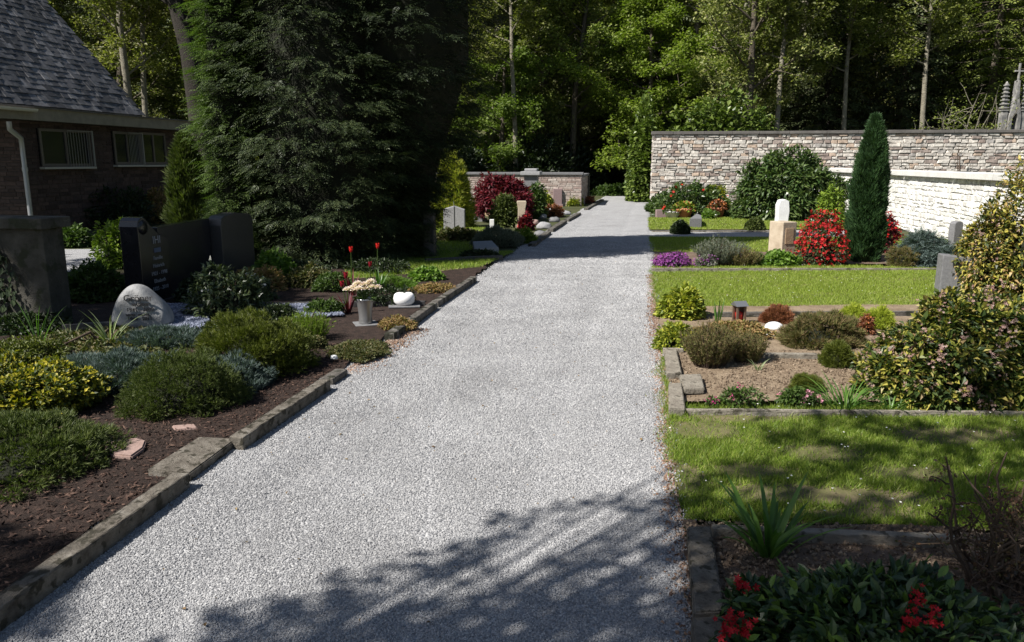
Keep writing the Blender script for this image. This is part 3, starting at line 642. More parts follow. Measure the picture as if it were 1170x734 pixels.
# slates
rdir = (-V_ * math.cos(slope) + Vector((0, 0, math.sin(slope)))); rn = (V_ * math.sin(slope) + Vector((0, 0, math.cos(slope))))
e0 = SW(sw(E)[0], wF - .06, zf1 + .03); lenr = half * 1.0 / math.cos(slope); Lr = sw(E)[0] - s_roof0
rs = np.random.RandomState(8); Ps = []; hgt = .17; wid = .24; rows = int(lenr / hgt)
bxV = np.array([(-.5, 0, 0), (.5, 0, 0), (.5, 1, 0), (-.5, 1, 0), (-.5, 0, 1), (.5, 0, 1), (.5, 1, 1), (-.5, 1, 1)]); bxF = np.array([(4, 5, 6, 7), (0, 1, 5, 4), (1, 2, 6, 5), (3, 0, 4, 7), (2, 3, 7, 6)])
for r_ in range(rows):
    for c_ in range(int(Lr / wid) + 1):
        off = (c_ + (.5 if r_ % 2 else 0)) * wid
        if off < Lr: Ps.append(tuple(e0 - U * off + rdir * (r_ * hgt) + rn * (.02 + rs.rand() * .012)))
Ps = np.array(Ps); n = len(Ps); Yd = np.tile(tuple(rdir - rn * .045), (n, 1)) + rs.randn(n, 3) * .012; Zn_ = np.tile(tuple(rn), (n, 1)) + rs.randn(n, 3) * .03
mb = MB(); scatter(mb, (bxV, bxF), Ps, Yd, Zn_, np.stack([wid * (.93 + .05 * rs.rand(n)), np.full(n, .29) + rs.randn(n) * .012, np.full(n, .016)], -1)); roof = hb('roof', mb, M['slate'])
mb = MB(); ridge = e0 + rdir * lenr; far_e = e0 - V_ * 2 * half
mb.poly([e0 - rn * .02, e0 - U * Lr - rn * .02, ridge - U * Lr - rn * .02, ridge - rn * .02]); mb.poly([ridge, ridge - U * Lr, far_e - U * Lr, far_e]); hb('roof_boarding', mb, M['felt'])
# gutter and downpipe
mb = MB(); gs = s_roof0; ge = sw(W(38, 130, pf, U))[0]
ga = np.linspace(math.pi, 2 * math.pi, 8); prof = [(wF + .075 + .06 * math.cos(a), zf1 - .03 + .06 * math.sin(a)) for a in ga]
for k in range(7):
    (w1, z1), (w2, z2) = prof[k], prof[k + 1]; mb.poly([SW(gs, w1, z1), SW(ge, w1, z1), SW(ge, w2, z2), SW(gs, w2, z2)])
    mb.poly([SW(gs, w1 , z1+ .004), SW(gs, w2, z2+ .004), SW(ge, w2, z2 + .004), SW(ge, w1, z1 + .004)])
gut = hb('gutter', mb, M['zinc_pale'])
dp = [W(10, 139, pf + V_ * .06, U), W(13, 148, pf + V_ * .06, U), W(24, 158, pf - V_ * .27, U), W(27, 175, pf - V_ * .27, U), W(31, 232, pf - V_ * .27, U)]; dp[-1].z = 0.0
dp[3] = Vector((dp[2].x, dp[2].y, dp[3].z)); dp[4] = Vector((dp[2].x, dp[2].y, 0)); dp[1] = Vector((dp[0].x, dp[0].y, dp[1].z))
mb = MB(); tube(mb, dp, [.05] * 5, 10); tube(mb, [dp[3] + Vector((0, 0, -.3)), dp[3] + Vector((0, 0, -.38))], [.06, .06], 10); hb('downpipe', mb, M['zinc'], smooth=True)
# windows: px spans on the wall
for (xa, xb, ya, yb, bars) in ((46, 103, 150, 190, True), (130, 160, 152, 188, True), (160, 189, 153, 188, False)):
    pa = W(xa, yb, b0, U); pb_ = W(xb, yb, b0, U); zt = W(xb, ya, b0, U).z; zb = pb_.z; sa, sb = sw(pa)[0], sw(pb_)[0]; mid = (sa + sb) / 2; wdt = sb - sa
    mb = MB(); mb.add(*box(SW(mid, wW + .02, zb), (.05, wdt, zt - zb), RZ_PATH)); f = hb('window', mb, M['glass'])
    mb = MB()
    for (q0, q1, z0_, z1_) in ((sa, sa + .06, zb, zt), (sb - .06, sb, zb, zt), (sa + .06, sb - .06, zt - .06, zt), (sa + .06, sb - .06, zb, zb + .06), (mid - .03, mid + .03, zb + .06, zt - .06)):
        mb.add(*box(SW((q0 + q1) / 2, wW + .05, z0_), (.04, q1 - q0, z1_ - z0_), RZ_PATH))
    fr = hb('frame', mb, M['winframe']); fr.parent = f
    mb = MB(); mb.add(*box(SW(mid, wW + .08, zb - .06), (.14, wdt + .08, .05), RZ_PATH, .006)); si = hb('sill', mb, M['sillstone']); si.parent = f
    if bars:
        mb = MB(); kk = 9
        for k in range(kk + 1):
            q = mid + (sb - mid) * k / kk; mb.add(*box(SW(q, wW + .13, zb - .01), (.008, .008, zt - zb - .01), RZ_PATH))
        mb.add(*box(SW((mid + sb) / 2, wW + .13, zt - .03), (.012, sb - mid, .015), RZ_PATH)); mb.add(*box(SW(sb + .01, wW + .13, zb), (.03, .04, zt - zb), RZ_PATH))
        g_ = hb('window_grille', mb, M['white_paint']); g_.parent = f

# ------------------------------------------------------------------ trees
def limb(rs, p, d, L, n=5, up=.25, wob=.12):
    pts = [np.array(p, float)]; d = np.array(d, float); d /= np.linalg.norm(d)
    for i in range(n):
        d = d + rs.randn(3) * wob + np.array((0, 0, up / n)); d /= np.linalg.norm(d); pts.append(pts[-1] + d * L / n)
    return pts
def leaf_clumps(mb, rs, centers, rad, per, T, size, flat=.6, up=.8, mi=0, droop=0, jitter=.35):
    cs = np.repeat(np.array(centers), per, 0); r = np.repeat(np.array(rad), per); n = len(cs)
    u = rnd_dirs(rs, n); t_ = rs.rand(n) ** .45; off = u * (t_ * r)[:, None]; off[:, 2] *= flat
    Pp = cs + off; Y = u * .8 + rs.randn(n, 3) * .7; Y[:, 2] = Y[:, 2] * .5 - droop; Zz = np.tile([0, 0, up], (n, 1)) + u * .5 + rs.randn(n, 3) * jitter
    scatter(mb, T, Pp, Y, Zz, size * (.6 + .8 * rs.rand(n)), mi)
def decid(seed, h, spread, tr, clear, nl, clump, per, leaf, lean=0.0, sub=4, T=None, top=True, upang=.5, dens=1.0):
    """meshes of one broadleaf tree, standing at the origin"""
    rs = np.random.RandomState(seed); tm = MB(); cm = MB(); n = 9
    tp = [np.array((0, 0, -.1))]; dirn = np.array((lean, rs.randn() * .03, 1.0))
    for i in range(n): dirn = dirn + rs.randn(3) * .05 * np.array((1, 1, 0)); tp.append(tp[-1] + dirn / np.linalg.norm(dirn) * h * .95 / n)
    rad = [tr * (1.25 if i == 0 else 1) * (1 - i / n) ** .8 + .02 for i in range(n + 1)]; tube(tm, tp, rad, 8)
    cen = []; rr = []
    for k in range(nl):
        f = clear + (1 - clear) * (k + rs.rand()) / nl; idx = min(n - 1, int(f * n)); fr = f * n - idx; p = tp[idx] * (1 - fr) + tp[idx + 1] * fr
        a = k * 2.4 + rs.randn() * .4; prof = math.sin(min(1, (f - clear) / (1 - clear) * .85 + .22) * math.pi) ** .6; L = spread * prof * rs.uniform(.75, 1.15)
        pts = limb(rs, p, (math.cos(a), math.sin(a), upang * rs.uniform(.4, 1.3)), L); r0 = tr * .38 * (1 - f * .6)
        tube(tm, pts, [r0 * (1 - i / 6.5) + .008 for i in range(6)], 5)
        for i in range(2, 6): cen.append(pts[i]); rr.append(clump * rs.uniform(.7, 1.2))
        for q in range(sub):
            i = rs.randint(1, 5); d2 = pts[i + 1 if i < 5 else i] - pts[i - 1] + rs.randn(3) * L * .35; p2 = limb(rs, pts[i], d2, L * rs.uniform(.25, .5), 3)
            tube(tm, p2, [r0 * .35, r0 * .25, r0 * .15, .006], 4)
            cen += [p2[2], p2[3]]; rr += [clump * rs.uniform(.6, 1.1)] * 2
    if top: cen.append(tp[-1]); rr.append(clump)
    leaf_clumps(cm, rs, cen, rr, int(per * dens), T or T_leaf(.7, .12, .1), leaf)
    return tm, cm
def conif(seed, h, r, tr, clear, whorl=.5, per=14, leaf=.4, drop=.35, nb=7, T=None):
    rs = np.random.RandomState(seed); tm = MB(); cm = MB(); tube(tm, [(0, 0, -.1), (0, 0, h * .5), (rs.randn() * .1, 0, h)], [tr, tr * .6, .02], 8)
    Pp = []; Yd = []; z = clear
    while z < h * .99:
        f = z / h; L0 = r * (1 - f) ** .75 + .15; a0 = rs.rand() * 6.28
        for k in range(nb):
            a = a0 + 6.283 * k / nb + rs.randn() * .25; L = L0 * rs.uniform(.65, 1.15); d = np.array((math.cos(a), math.sin(a), 0)); pts = []
            for i in range(5): q = i / 4; pts.append(np.array((0, 0, z)) + d * L * q + np.array((0, 0, -drop * L * (q ** 1.3) + .18 * L * q ** 3)))
            tube(tm, pts, [.035, .03, .022, .014, .006], 4)
            m_ = max(3, int(per * L / r)); qs = rs.rand(m_) ** .6; side = np.cross(d, (0, 0, 1))
            for q in qs:
                i = min(3, int(q * 4)); fr = q * 4 - i; p = pts[i] * (1 - fr) + pts[i + 1] * fr; sd = rs.choice([-1, 1]) * rs.rand()
                Pp.append(p + side * sd * .25 * L * (1.1 - q) + rs.randn(3) * .05); Yd.append(d * .9 + side * sd * 1.1 + np.array((0, 0, -.35 + rs.randn() * .12)))
        z += whorl * rs.uniform(.8, 1.2)
    n = len(Pp); scatter(cm, T or T_frond(4, .13, .3), np.array(Pp), np.array(Yd), np.tile([0, 0, 1.0], (n, 1)) + rs.randn(n, 3) * .3, leaf * (.65 + .7 * rs.rand(n)))
    return tm, cm
def mktree(name, tm, cm, bark, leaf, loc, label, cat='tree', group=None, rz=0.0):
    root = empty(name, loc, label, cat, group, rz); tm.build('trunk', bark, root, smooth=True); cm.build('crown', leaf, root); return root
def dup(root, loc, rz, sc=1.0, label=None):
    c = copy_tree(root); c.location = tuple(loc); c.rotation_euler = (0, 0, rz); c.scale = (sc, sc, sc * 1.0)
    if label: c['label'] = label
    return c
rng = random.Random(12)
gF = 'trees of the wood behind the cemetery'
fr_ = T_frond(3, .16, .3)
L_b = 'tall fresh olive green broadleaf tree of the wood behind the walls'
L_o = 'loosely leafed brownish green tree of the wood with pale branches showing'
L_s = 'dark conifer of the wood with drooping shaded boughs'
L_l = 'feathery light green conifer of the wood'
protos = {}
def proto(k):
    if k in protos: return None
    if k == 'b': a = decid(101, 19, 4.2, .26, .10, 38, .62, 76, .17); protos[k] = ('broadleaf_tree', a, M['bark'], M['lf_beech'], L_b)
    if k == 'b2': a = decid(103, 21, 3.6, .22, .08, 42, .55, 68, .16); protos[k] = ('broadleaf_tree', a, M['bark_pale'], M['lf_beech'], L_b)
    if k == 'o': a = decid(107, 18, 4.4, .3, .14, 32, .58, 40, .15, upang=.7, sub=6); protos[k] = ('loose_tree', a, M['bark_pale'], M['lf_oak'], L_o)
    if k == 'o2': a = decid(109, 20, 3.9, .2, .1, 36, .5, 42, .14, upang=.6, sub=6); protos[k] = ('loose_tree', a, M['bark'], M['lf_oak'], L_o)
    if k == 's': a = conif(111, 22, 3.4, .25, .8, whorl=.42, per=17, leaf=.62, T=fr_, nb=8); protos[k] = ('dark_conifer', a, M['bark_dark'], M['lf_spruce'], L_s)
    if k == 's2': a = conif(113, 20, 2.9, .22, .5, whorl=.40, per=16, leaf=.58, drop=.5, T=fr_, nb=8); protos[k] = ('dark_conifer', a, M['bark'], M['lf_spruce'], L_s)
    if k == 'l': a = conif(117, 21, 3.8, .25, 1.2, whorl=.5, per=15, leaf=.6, drop=.25, T=fr_, nb=7); protos[k] = ('larch_tree', a, M['bark'], M['lf_larch'], L_l)
first = {}
def place(k, x, y, rz, sc=1.0, z=0.0):
    if k not in protos: proto(k)
    nm, (tm, cm), bk, lfm, lab = protos[k]
    if k not in first:
        r_ = mktree(nm, tm, cm, bk, lfm, (x, y, z), lab, 'tree', gF, rz); r_.scale = (sc, sc, sc); first[k] = r_
    else:
        r_ = dup(first[k], (x, y, z), rz, sc); r_['label'] = lab; r_['group'] = gF
    global last_root; last_root = r_
def ground_z(y, x=0): return (max(0, min((y - 62) * .42, 42)) if y > 62 else 0) + max(0, min((abs(x) - 55) * .35, 30))
# front row, read from the photograph: (px, distance, kind, scale)
row = [(-150, 36, 'b', .9), (-30, 38, 'o', .95), (60, 40, 'b', 1), (128, 37, 'o2', .9), (185, 42, 'b2', 1), (262, 40, 'b', 1), (330, 44, 's', 1), (420, 42, 'b2', 1), (500, 43, 's2', .9), (560, 41, 'b2', .95),
       (598, 46, 's2', 1), (630, 42, 'o2', .95), (662, 47, 'b', 1.0), (700, 52, 's', 1), (742, 46, 's2', 1), (790, 48, 'b2', 1), (852, 43, 'o', 1), (905, 46, 'b2', 1), (938, 42, 's', .9), (985, 45, 'o2', 1),
       (1020, 43, 's2', 1.05), (1075, 46, 's', 1), (1120, 42, 'l', .95), (1180, 46, 'l', 1), (1235, 41, 's', .95), (1300, 44, 'o', 1), (1370, 42, 'b', 1)]
marks = ['far outside the slate roof side', 'behind the ridge of the slate roof', 'behind the middle of the slate roof', 'over the lower edge of the slate roof', 'just right of the slate roof', 'behind the bright narrow conifer', 'hidden behind the broad dark conifer', 'deep behind the broad dark conifer', 'behind the nearly black conifer',
         'at the right rim of the black conifer', 'above the red maple', 'above the stone pier', 'above the low brick wall', 'in the dark gap at the path end', 'left of the stone wall corner', 'above the rounded hedge top', 'above the left third of the stone wall', 'above the big laurel', 'left of the cypress tip', 'above the cypress tip',
         'right of the cypress tip', 'behind the bare shrub', 'left of the gothic monument', 'behind the gothic monument', 'right of the gothic monument', 'past the end of the view beyond the monument', 'farthest right of the front row']
kinds = {'b': 'olive green broadleaf tree', 'b2': 'slender pale trunked broadleaf tree', 'o': 'loosely leafed pale branched tree', 'o2': 'loosely leafed brown barked tree', 's': 'dark drooping conifer', 's2': 'narrow dark conifer', 'l': 'feathery light green conifer'}
for (px, y, k, sc), mk in zip(row, marks):
    place(k, (px - CX) / F_PX * y * .985, y, rng.uniform(0, 6.28), sc)
    last_root['label'] = kinds[k] + ' ' + mk; last_root['group'] = 'front trees of the wood'

for (y0, nn, half_) in ((53, 15, 42), (62, 17, 52), (73, 19, 58)):
    for i in range(nn):
        x = -half_ + 2 * half_ * (i + rng.uniform(.2, .8)) / nn; y = y0 + rng.uniform(-3, 3)
        place(rng.choice(['b', 's', 'o', 's2', 'b2', 'l', 'o2']), x, y, rng.uniform(0, 6.28), rng.uniform(.95, 1.15), ground_z(y, x))
# nearer wood flanking left and right, outside or at the rim of the frame
for x, y, k in ((-34, 30, 'b'), (-31, 24, 'o2'), (-38, 18, 's'), (33, 34, 's2'), (36, 26, 'b'), (31, 40, 'l'), (-29, 33, 's2')): place(k, x, y, rng.uniform(0, 6.28), 1.0, ground_z(y, x))
# far wood as one mass
rs = np.random.RandomState(17); n = 80000; x = rs.uniform(-105, 105, n); y = 84 + rs.rand(n) * 10 + 3 * np.sin(x * .3); gz = (y - 62) * .42
top = 15 + 3 * np.sin(x * .21) + 2.5 * np.sin(x * .57 + 1); z = gz + top * rs.rand(n) ** .8
mb = MB(); scatter(mb, T_tuft(4, .5, .9), np.stack([x, y, z], -1), rnd_dirs(rs, n) + np.array((0, -.4, .3)), rnd_dirs(rs, n), .5 + .7 * rs.rand(n)); tag(mb.build('distant_woods', M['lf_oak']), kind='stuff')
# dense understorey behind the walls
rs = np.random.RandomState(19); us = []
def bush_mesh(seed, r, h, n, leaf, T=None):
    rs = np.random.RandomState(seed); cm = MB(); u = rnd_dirs(rs, n); u[:, 2] = np.abs(u[:, 2]); rr = lump(u, seed, .22) * (.55 + .45 * rs.rand(n) ** .5)
    Pp = u * rr[:, None] * np.array((r, r, h)); Y = u + rs.randn(n, 3) * .6; Zz = np.tile([0, 0, 1.0], (n, 1)) + u * .5 + rs.randn(n, 3) * .3
    scatter(cm, T or T_leaf(.6), Pp, Y, Zz, leaf * (.6 + .8 * rs.rand(n))); tm = MB()
    for i in range(9):
        d = rnd_dirs(rs, 1)[0]; d[2] = abs(d[2]) + .5; pts = limb(rs, (0, 0, -.05), d * np.array((r, r, h)), min(r, h) * .9, 4); tube(tm, pts, [.04, .03, .025, .02, .01], 5)
    return tm, cm
bp = []
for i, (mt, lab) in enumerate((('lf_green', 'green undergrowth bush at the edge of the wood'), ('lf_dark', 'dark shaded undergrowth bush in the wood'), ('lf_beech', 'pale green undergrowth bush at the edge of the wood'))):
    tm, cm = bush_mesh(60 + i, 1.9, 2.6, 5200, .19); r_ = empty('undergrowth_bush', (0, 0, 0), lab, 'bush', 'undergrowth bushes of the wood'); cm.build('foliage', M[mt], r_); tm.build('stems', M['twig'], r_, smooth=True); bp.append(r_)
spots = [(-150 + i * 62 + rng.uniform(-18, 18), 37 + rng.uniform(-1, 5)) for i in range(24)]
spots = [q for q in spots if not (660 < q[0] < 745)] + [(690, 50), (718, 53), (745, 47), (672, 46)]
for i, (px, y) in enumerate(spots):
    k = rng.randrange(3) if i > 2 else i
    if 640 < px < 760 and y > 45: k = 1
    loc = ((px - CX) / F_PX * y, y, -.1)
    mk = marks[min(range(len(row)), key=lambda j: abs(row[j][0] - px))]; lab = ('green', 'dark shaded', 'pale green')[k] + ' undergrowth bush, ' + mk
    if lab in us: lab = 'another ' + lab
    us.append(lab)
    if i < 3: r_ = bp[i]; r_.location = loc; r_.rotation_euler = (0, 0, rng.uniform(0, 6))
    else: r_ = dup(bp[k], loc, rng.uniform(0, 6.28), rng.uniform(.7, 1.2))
    r_['label'] = lab

# bright young maple over the path end
tm, cm = decid(205, 10.5, 3.6, .17, .16, 26, .55, 110, .14, sub=5, upang=.2)
q = P(735, 200, 39.0); mktree('maple_tree', tm, cm, M['bark'], M['lf_maple'], (q.x, 39.0, 0), 'bright yellow green maple spreading above the far end of the gravel path', rz=1.0)
tm, cm = decid(207, 8, 2.6, .14, .15, 22, .5, 90, .13, sub=4, upang=.3)
q = P(568, 200, 38.0); mktree('young_tree', tm, cm, M['bark'], M['lf_lime_tree'], (q.x, 38.0, 0), 'young bright green tree just right of the big dark conifers', rz=2.0)
# the big leaning trunk behind the building
tm, cm = decid(211, 17, 4.5, .42, .38, 20, .55, 70, .14, lean=-.07, sub=6, upang=.8)
q = P(232, 145, 28.0); mktree('old_tree', tm, cm, M['bark_dark'], M['lf_oak'], (q.x, 28.0, 0), 'old tree with a thick dark leaning trunk behind the slate roofed building', rz=.3)
tm, cm = decid(213, 16, 3.6, .16, .3, 22, .5, 60, .13, lean=.02)
q = P(147, 145, 31.0); mktree('slim_tree', tm, cm, M['bark_pale'], M['lf_beech'], (q.x, 31.0, 0), 'slim pale trunked tree rising beside the end of the slate roof', rz=.3)
# pale trunk seen through the maple and one at the wall
tm, cm = decid(215, 17, 3.4, .19, .18, 30, .55, 60, .14); q = P(848, 150, 37.0); mktree('ivy_tree', tm, cm, M['bark'], M['lf_oak'], (q.x, 37.0, 0), 'pale barked tree with twisting boughs behind the left part of the stone wall', rz=2.2)
tm, cm = decid(217, 16, 3.0, .17, .25, 26, .5, 60, .14); q = P(655, 190, 40.0); mktree('path_end_tree', tm, cm, M['bark'], M['lf_beech'], (q.x, 40.0, 0), 'straight pale trunked tree behind the low brick wall', rz=.7)
# slim bare lower trunks standing at the edge of the wood
tm, cm = decid(219, 15, 2.6, .12, .42, 20, .5, 60, .14, sub=4); sl = None
for px, yd, lab in ((588, 37, 'slim pole like trunk rising behind the weeping bush'), 
                    (882, 37, 'slim trunk behind the wall above the big laurel'), (958, 38, 'slim trunk behind the wall left of the cypress tip'), (1046, 37, 'slim trunk behind the wall left of the bare pale shrub'), (172, 33, 'slim trunk between the roof end and the old leaning tree')):
    x = (px - CX) / F_PX * yd * .985
    if sl is None: sl = mktree('slim_tree', tm, cm, M['bark_pale'], M['lf_beech'], (x, yd, 0), lab, group='slim trunked trees at the edge of the wood', rz=px)
    else: dup(sl, (x, yd, 0), px, rng.uniform(.85, 1.15), lab)
# bare pale shrub in front of the larches
rs = np.random.RandomState(71); tm = MB(); cm = MB(); cen = []
for i in range(26):
    a = rs.rand() * 6.28; p = limb(rs, (rs.randn() * .2, rs.randn() * .2, 0), (math.cos(a) * .45, math.sin(a) * .45, 1), rs.uniform(3.2, 5), 6, wob=.16); tube(tm, p, [.03, .026, .022, .018, .014, .01, .006], 4)
    for k in range(5):
        j = rs.randint(2, 6); p2 = limb(rs, p[j], rnd_dirs(rs, 1)[0] + np.array((0, 0, .5)), rs.uniform(.6, 1.4), 4, wob=.25); tube(tm, p2, [.016, .013, .01, .008, .005], 3); cen += p2[1:]
leaf_clumps(cm, rs, cen, [.22] * len(cen), 5, T_leaf(.6), .09); q = P(1105, 150, 31.5)
mktree('bare_shrub', tm, cm, M['bark_pale'], M['lf_larch'], (q.x, 31.5, 0), 'nearly bare shrub of pale tangled twigs rising behind the stone wall beside the gothic monument', 'shrub')
# thin bare climber on the wall face
tm = MB(); cm = MB(); rs = np.random.RandomState(72); q = W(1090, 232, A0 - U * .12, V_)
for dx, L in ((-.12, 2.3), (.0, 2.0), (.2, 1.8), (.42, 2.2)):
    p = limb(rs, (q.x + dx * .4, q.y, .4), (dx * .9 + .15, -.02, 1), L, 7, wob=.1); tube(tm, p, [.022, .02, .018, .016, .013, .01, .008, .005], 4)
    for k in range(3): p2 = limb(rs, p[3 + k], (rs.randn() * .7, -.05, .8), .6, 4, wob=.15); tube(tm, p2, [.01, .008, .007, .006, .004], 3)
root = empty('bare_climber', (q.x, q.y, .4), 'leafless dark climber standing against the stone wall above the white coping', 'shrub'); o = tm.build('stems', M['twig'], root, loc=(q.x, q.y, .4)); o.location = (0, 0, 0)

# ---- big dark conifers on the left of the path
def big_conifer(seed, h, r, prof, n, leaf, mat, loc, label, name='conifer_tree', nlump=.16, corer=.72, mi_T=None):
    """dense evergreen whose radius at height z is r*prof(z/h)"""
    rs = np.random.RandomState(seed); tm = MB(); cm = MB(); tube(tm, [(0, 0, -.1), (0, 0, h * .5), (0, 0, h * .96)], [.24, .15, .03], 10)
    a = rs.rand(n) * 6.283; f = rs.rand(n) ** 1.05; R0 = np.array([prof(v) for v in f]) * r
    u = np.stack([np.cos(a), np.sin(a), f * h / r * .6], -1); lay = .5 + .5 * np.cos(f * h * 6.283 / .62 + 2.2 * np.sin(a * 3 + seed) + 3 * np.sin(a * 7))
    rad = R0 * lump(u, seed, nlump, 1.6) * (.80 + .22 * lay) * (1 - .22 * rs.rand(n) ** 2)
    Pp = np.stack([np.cos(a) * rad, np.sin(a) * rad, f * h], -1); out = np.stack([np.cos(a), np.sin(a), np.full(n, -.12)], -1)
    Y = out + rs.randn(n, 3) * np.array((.38, .38, .2)); Zz = np.tile([0, 0, 1.0], (n, 1)) + out * .35 + rs.randn(n, 3) * .22
    sel = rs.rand(n) < .42; Tf_ = mi_T or T_frond(5, .085, .35, .36); scatter(cm, Tf_, Pp[sel] * np.array((.93, .93, 1)), Y[sel], Zz[sel], leaf * (.6 + .7 * rs.rand(sel.sum())))
    nb = int(n * .75 / 26); ab = rs.rand(nb) * 6.283; fb_ = rs.rand(nb) ** 1.1; Rb = np.array([prof(v) for v in fb_]) * r; ub = np.stack([np.cos(ab), np.sin(ab), fb_ * h / r * .6], -1)
    Rb = Rb * lump(ub, seed, nlump, 1.6) * (.92 + .14 * rs.rand(nb)); k_ = np.repeat(np.arange(nb), 26); m_ = len(k_); bs = (.12 + .12 * rs.rand(nb))[k_]; e = rnd_dirs(rs, m_) * (rs.rand(m_) ** .5)[:, None]
    ca, sa_ = np.cos(ab[k_]), np.sin(ab[k_]); rad_ = e[:, 0] * bs * 1.3; tan_ = e[:, 1] * bs * 1.5; zz_ = e[:, 2] * bs * .32 - np.abs(e[:, 1]) * bs * .2 + e[:, 0] * bs * .10
    Pb = np.stack([ca * (Rb[k_] + rad_) - sa_ * tan_, sa_ * (Rb[k_] + rad_) + ca * tan_, fb_[k_] * h + zz_], -1)
    Yb = np.stack([ca - sa_ * e[:, 1] * 1.1, sa_ + ca * e[:, 1] * 1.1, -.12 + .1 * rs.randn(m_)], -1) + rs.randn(m_, 3) * .18
    scatter(cm, Tf_, Pb, Yb, np.tile([0, 0, 1.0], (m_, 1)) + np.stack([ca, sa_, np.zeros(m_)], -1) * .3 + rs.randn(m_, 3) * .2, leaf * .8 * (.6 + .7 * rs.rand(m_)))
    # limbs holding the boughs
    for k in range(46):
        f_ = .04 + .9 * k / 46; a_ = k * 2.4; L = prof(f_) * r * .8; tube(tm, [(0, 0, f_ * h - .1), (math.cos(a_) * L * .5, math.sin(a_) * L * .5, f_ * h + .05), (math.cos(a_) * L, math.sin(a_) * L, f_ * h - .05)], [.05, .035, .015], 5)
    # added solid dark core that blocks the view through the crown
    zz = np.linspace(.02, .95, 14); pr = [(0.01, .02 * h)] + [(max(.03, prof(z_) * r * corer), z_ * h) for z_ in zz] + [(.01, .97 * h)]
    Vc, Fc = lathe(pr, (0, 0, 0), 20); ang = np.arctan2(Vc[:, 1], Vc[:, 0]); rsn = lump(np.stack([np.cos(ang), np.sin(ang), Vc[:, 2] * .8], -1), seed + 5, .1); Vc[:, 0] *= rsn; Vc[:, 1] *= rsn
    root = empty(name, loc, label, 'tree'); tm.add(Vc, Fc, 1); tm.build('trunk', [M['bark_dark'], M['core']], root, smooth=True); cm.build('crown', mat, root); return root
profA = lambda f: (min(1, .80 + f * 1.0) if f < .2 else max(.02, 1 - (f - .2) / .8) ** .62)
def profB(f): return float(np.interp(f, [0, .05, .13, .21, .31, .45, 1], [.08, .14, .38, .70, 1, 1, .02]))
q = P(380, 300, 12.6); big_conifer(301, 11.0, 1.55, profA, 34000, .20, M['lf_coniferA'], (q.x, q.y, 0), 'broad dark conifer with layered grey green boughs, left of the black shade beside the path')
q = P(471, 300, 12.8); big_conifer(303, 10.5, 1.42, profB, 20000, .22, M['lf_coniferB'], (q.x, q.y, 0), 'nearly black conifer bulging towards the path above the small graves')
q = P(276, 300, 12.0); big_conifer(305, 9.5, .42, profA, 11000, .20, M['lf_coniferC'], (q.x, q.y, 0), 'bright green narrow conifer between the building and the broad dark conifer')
def profcol(f): return (.75 + .25 * min(1, f / .2)) if f < .2 else max(.02, 1 - ((f - .2) / .8) ** 2.2) ** .75
T_up = T_tuft(5, .22, .45, 3)
def column(seed, px, yb, yt, wpx, d, mat, n, leaf, label):
    q = P(px, yb, d); h = P(px, yt, d).z; r = wpx / 2 / F_PX * d
    rs = np.random.RandomState(seed); cm = MB(); tm = MB(); a = rs.rand(n) * 6.283; f = rs.rand(n); R0 = np.array([profcol(v) for v in f]) * r
    lay = .5 + .5 * np.cos(a * 5 + 3 * np.sin(f * 9 + seed)); rad = R0 * (.8 + .2 * lay) * (1 - .3 * rs.rand(n) ** 2) * lump(np.stack([np.cos(a), np.sin(a), f * 6], -1), seed, .24, 2.4)
    Pp = np.stack([np.cos(a) * rad, np.sin(a) * rad, f * h * .96], -1); Y = np.stack([np.cos(a) * .5, np.sin(a) * .5, np.full(n, 1.0)], -1) + rs.randn(n, 3) * .25
    scatter(cm, T_up, Pp, Y, rnd_dirs(rs, n), leaf * (.6 + .7 * rs.rand(n)))
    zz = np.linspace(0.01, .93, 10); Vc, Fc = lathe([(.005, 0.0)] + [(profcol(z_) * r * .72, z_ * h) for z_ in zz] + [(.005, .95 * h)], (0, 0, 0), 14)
    tube(tm, [(0, 0, -.05), (0, 0, h * .6)], [r * .12, r * .05], 7); tm.add(Vc, Fc, 1)  # trunk, plus an added dark core behind the foliage
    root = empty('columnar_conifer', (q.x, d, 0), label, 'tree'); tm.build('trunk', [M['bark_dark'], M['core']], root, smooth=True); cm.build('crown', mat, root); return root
d = G(985, 303).y + .35; column(41, 985, 303, 128, 40, d, M['lf_cypress'], 15000, .10, 'tall slender dark green cypress standing before the white wall')
column(43, 218, 258, 152, 44, 14.6, M['lf_yew'], 7000, .16, 'small dark pointed conifer in front of the building windows')

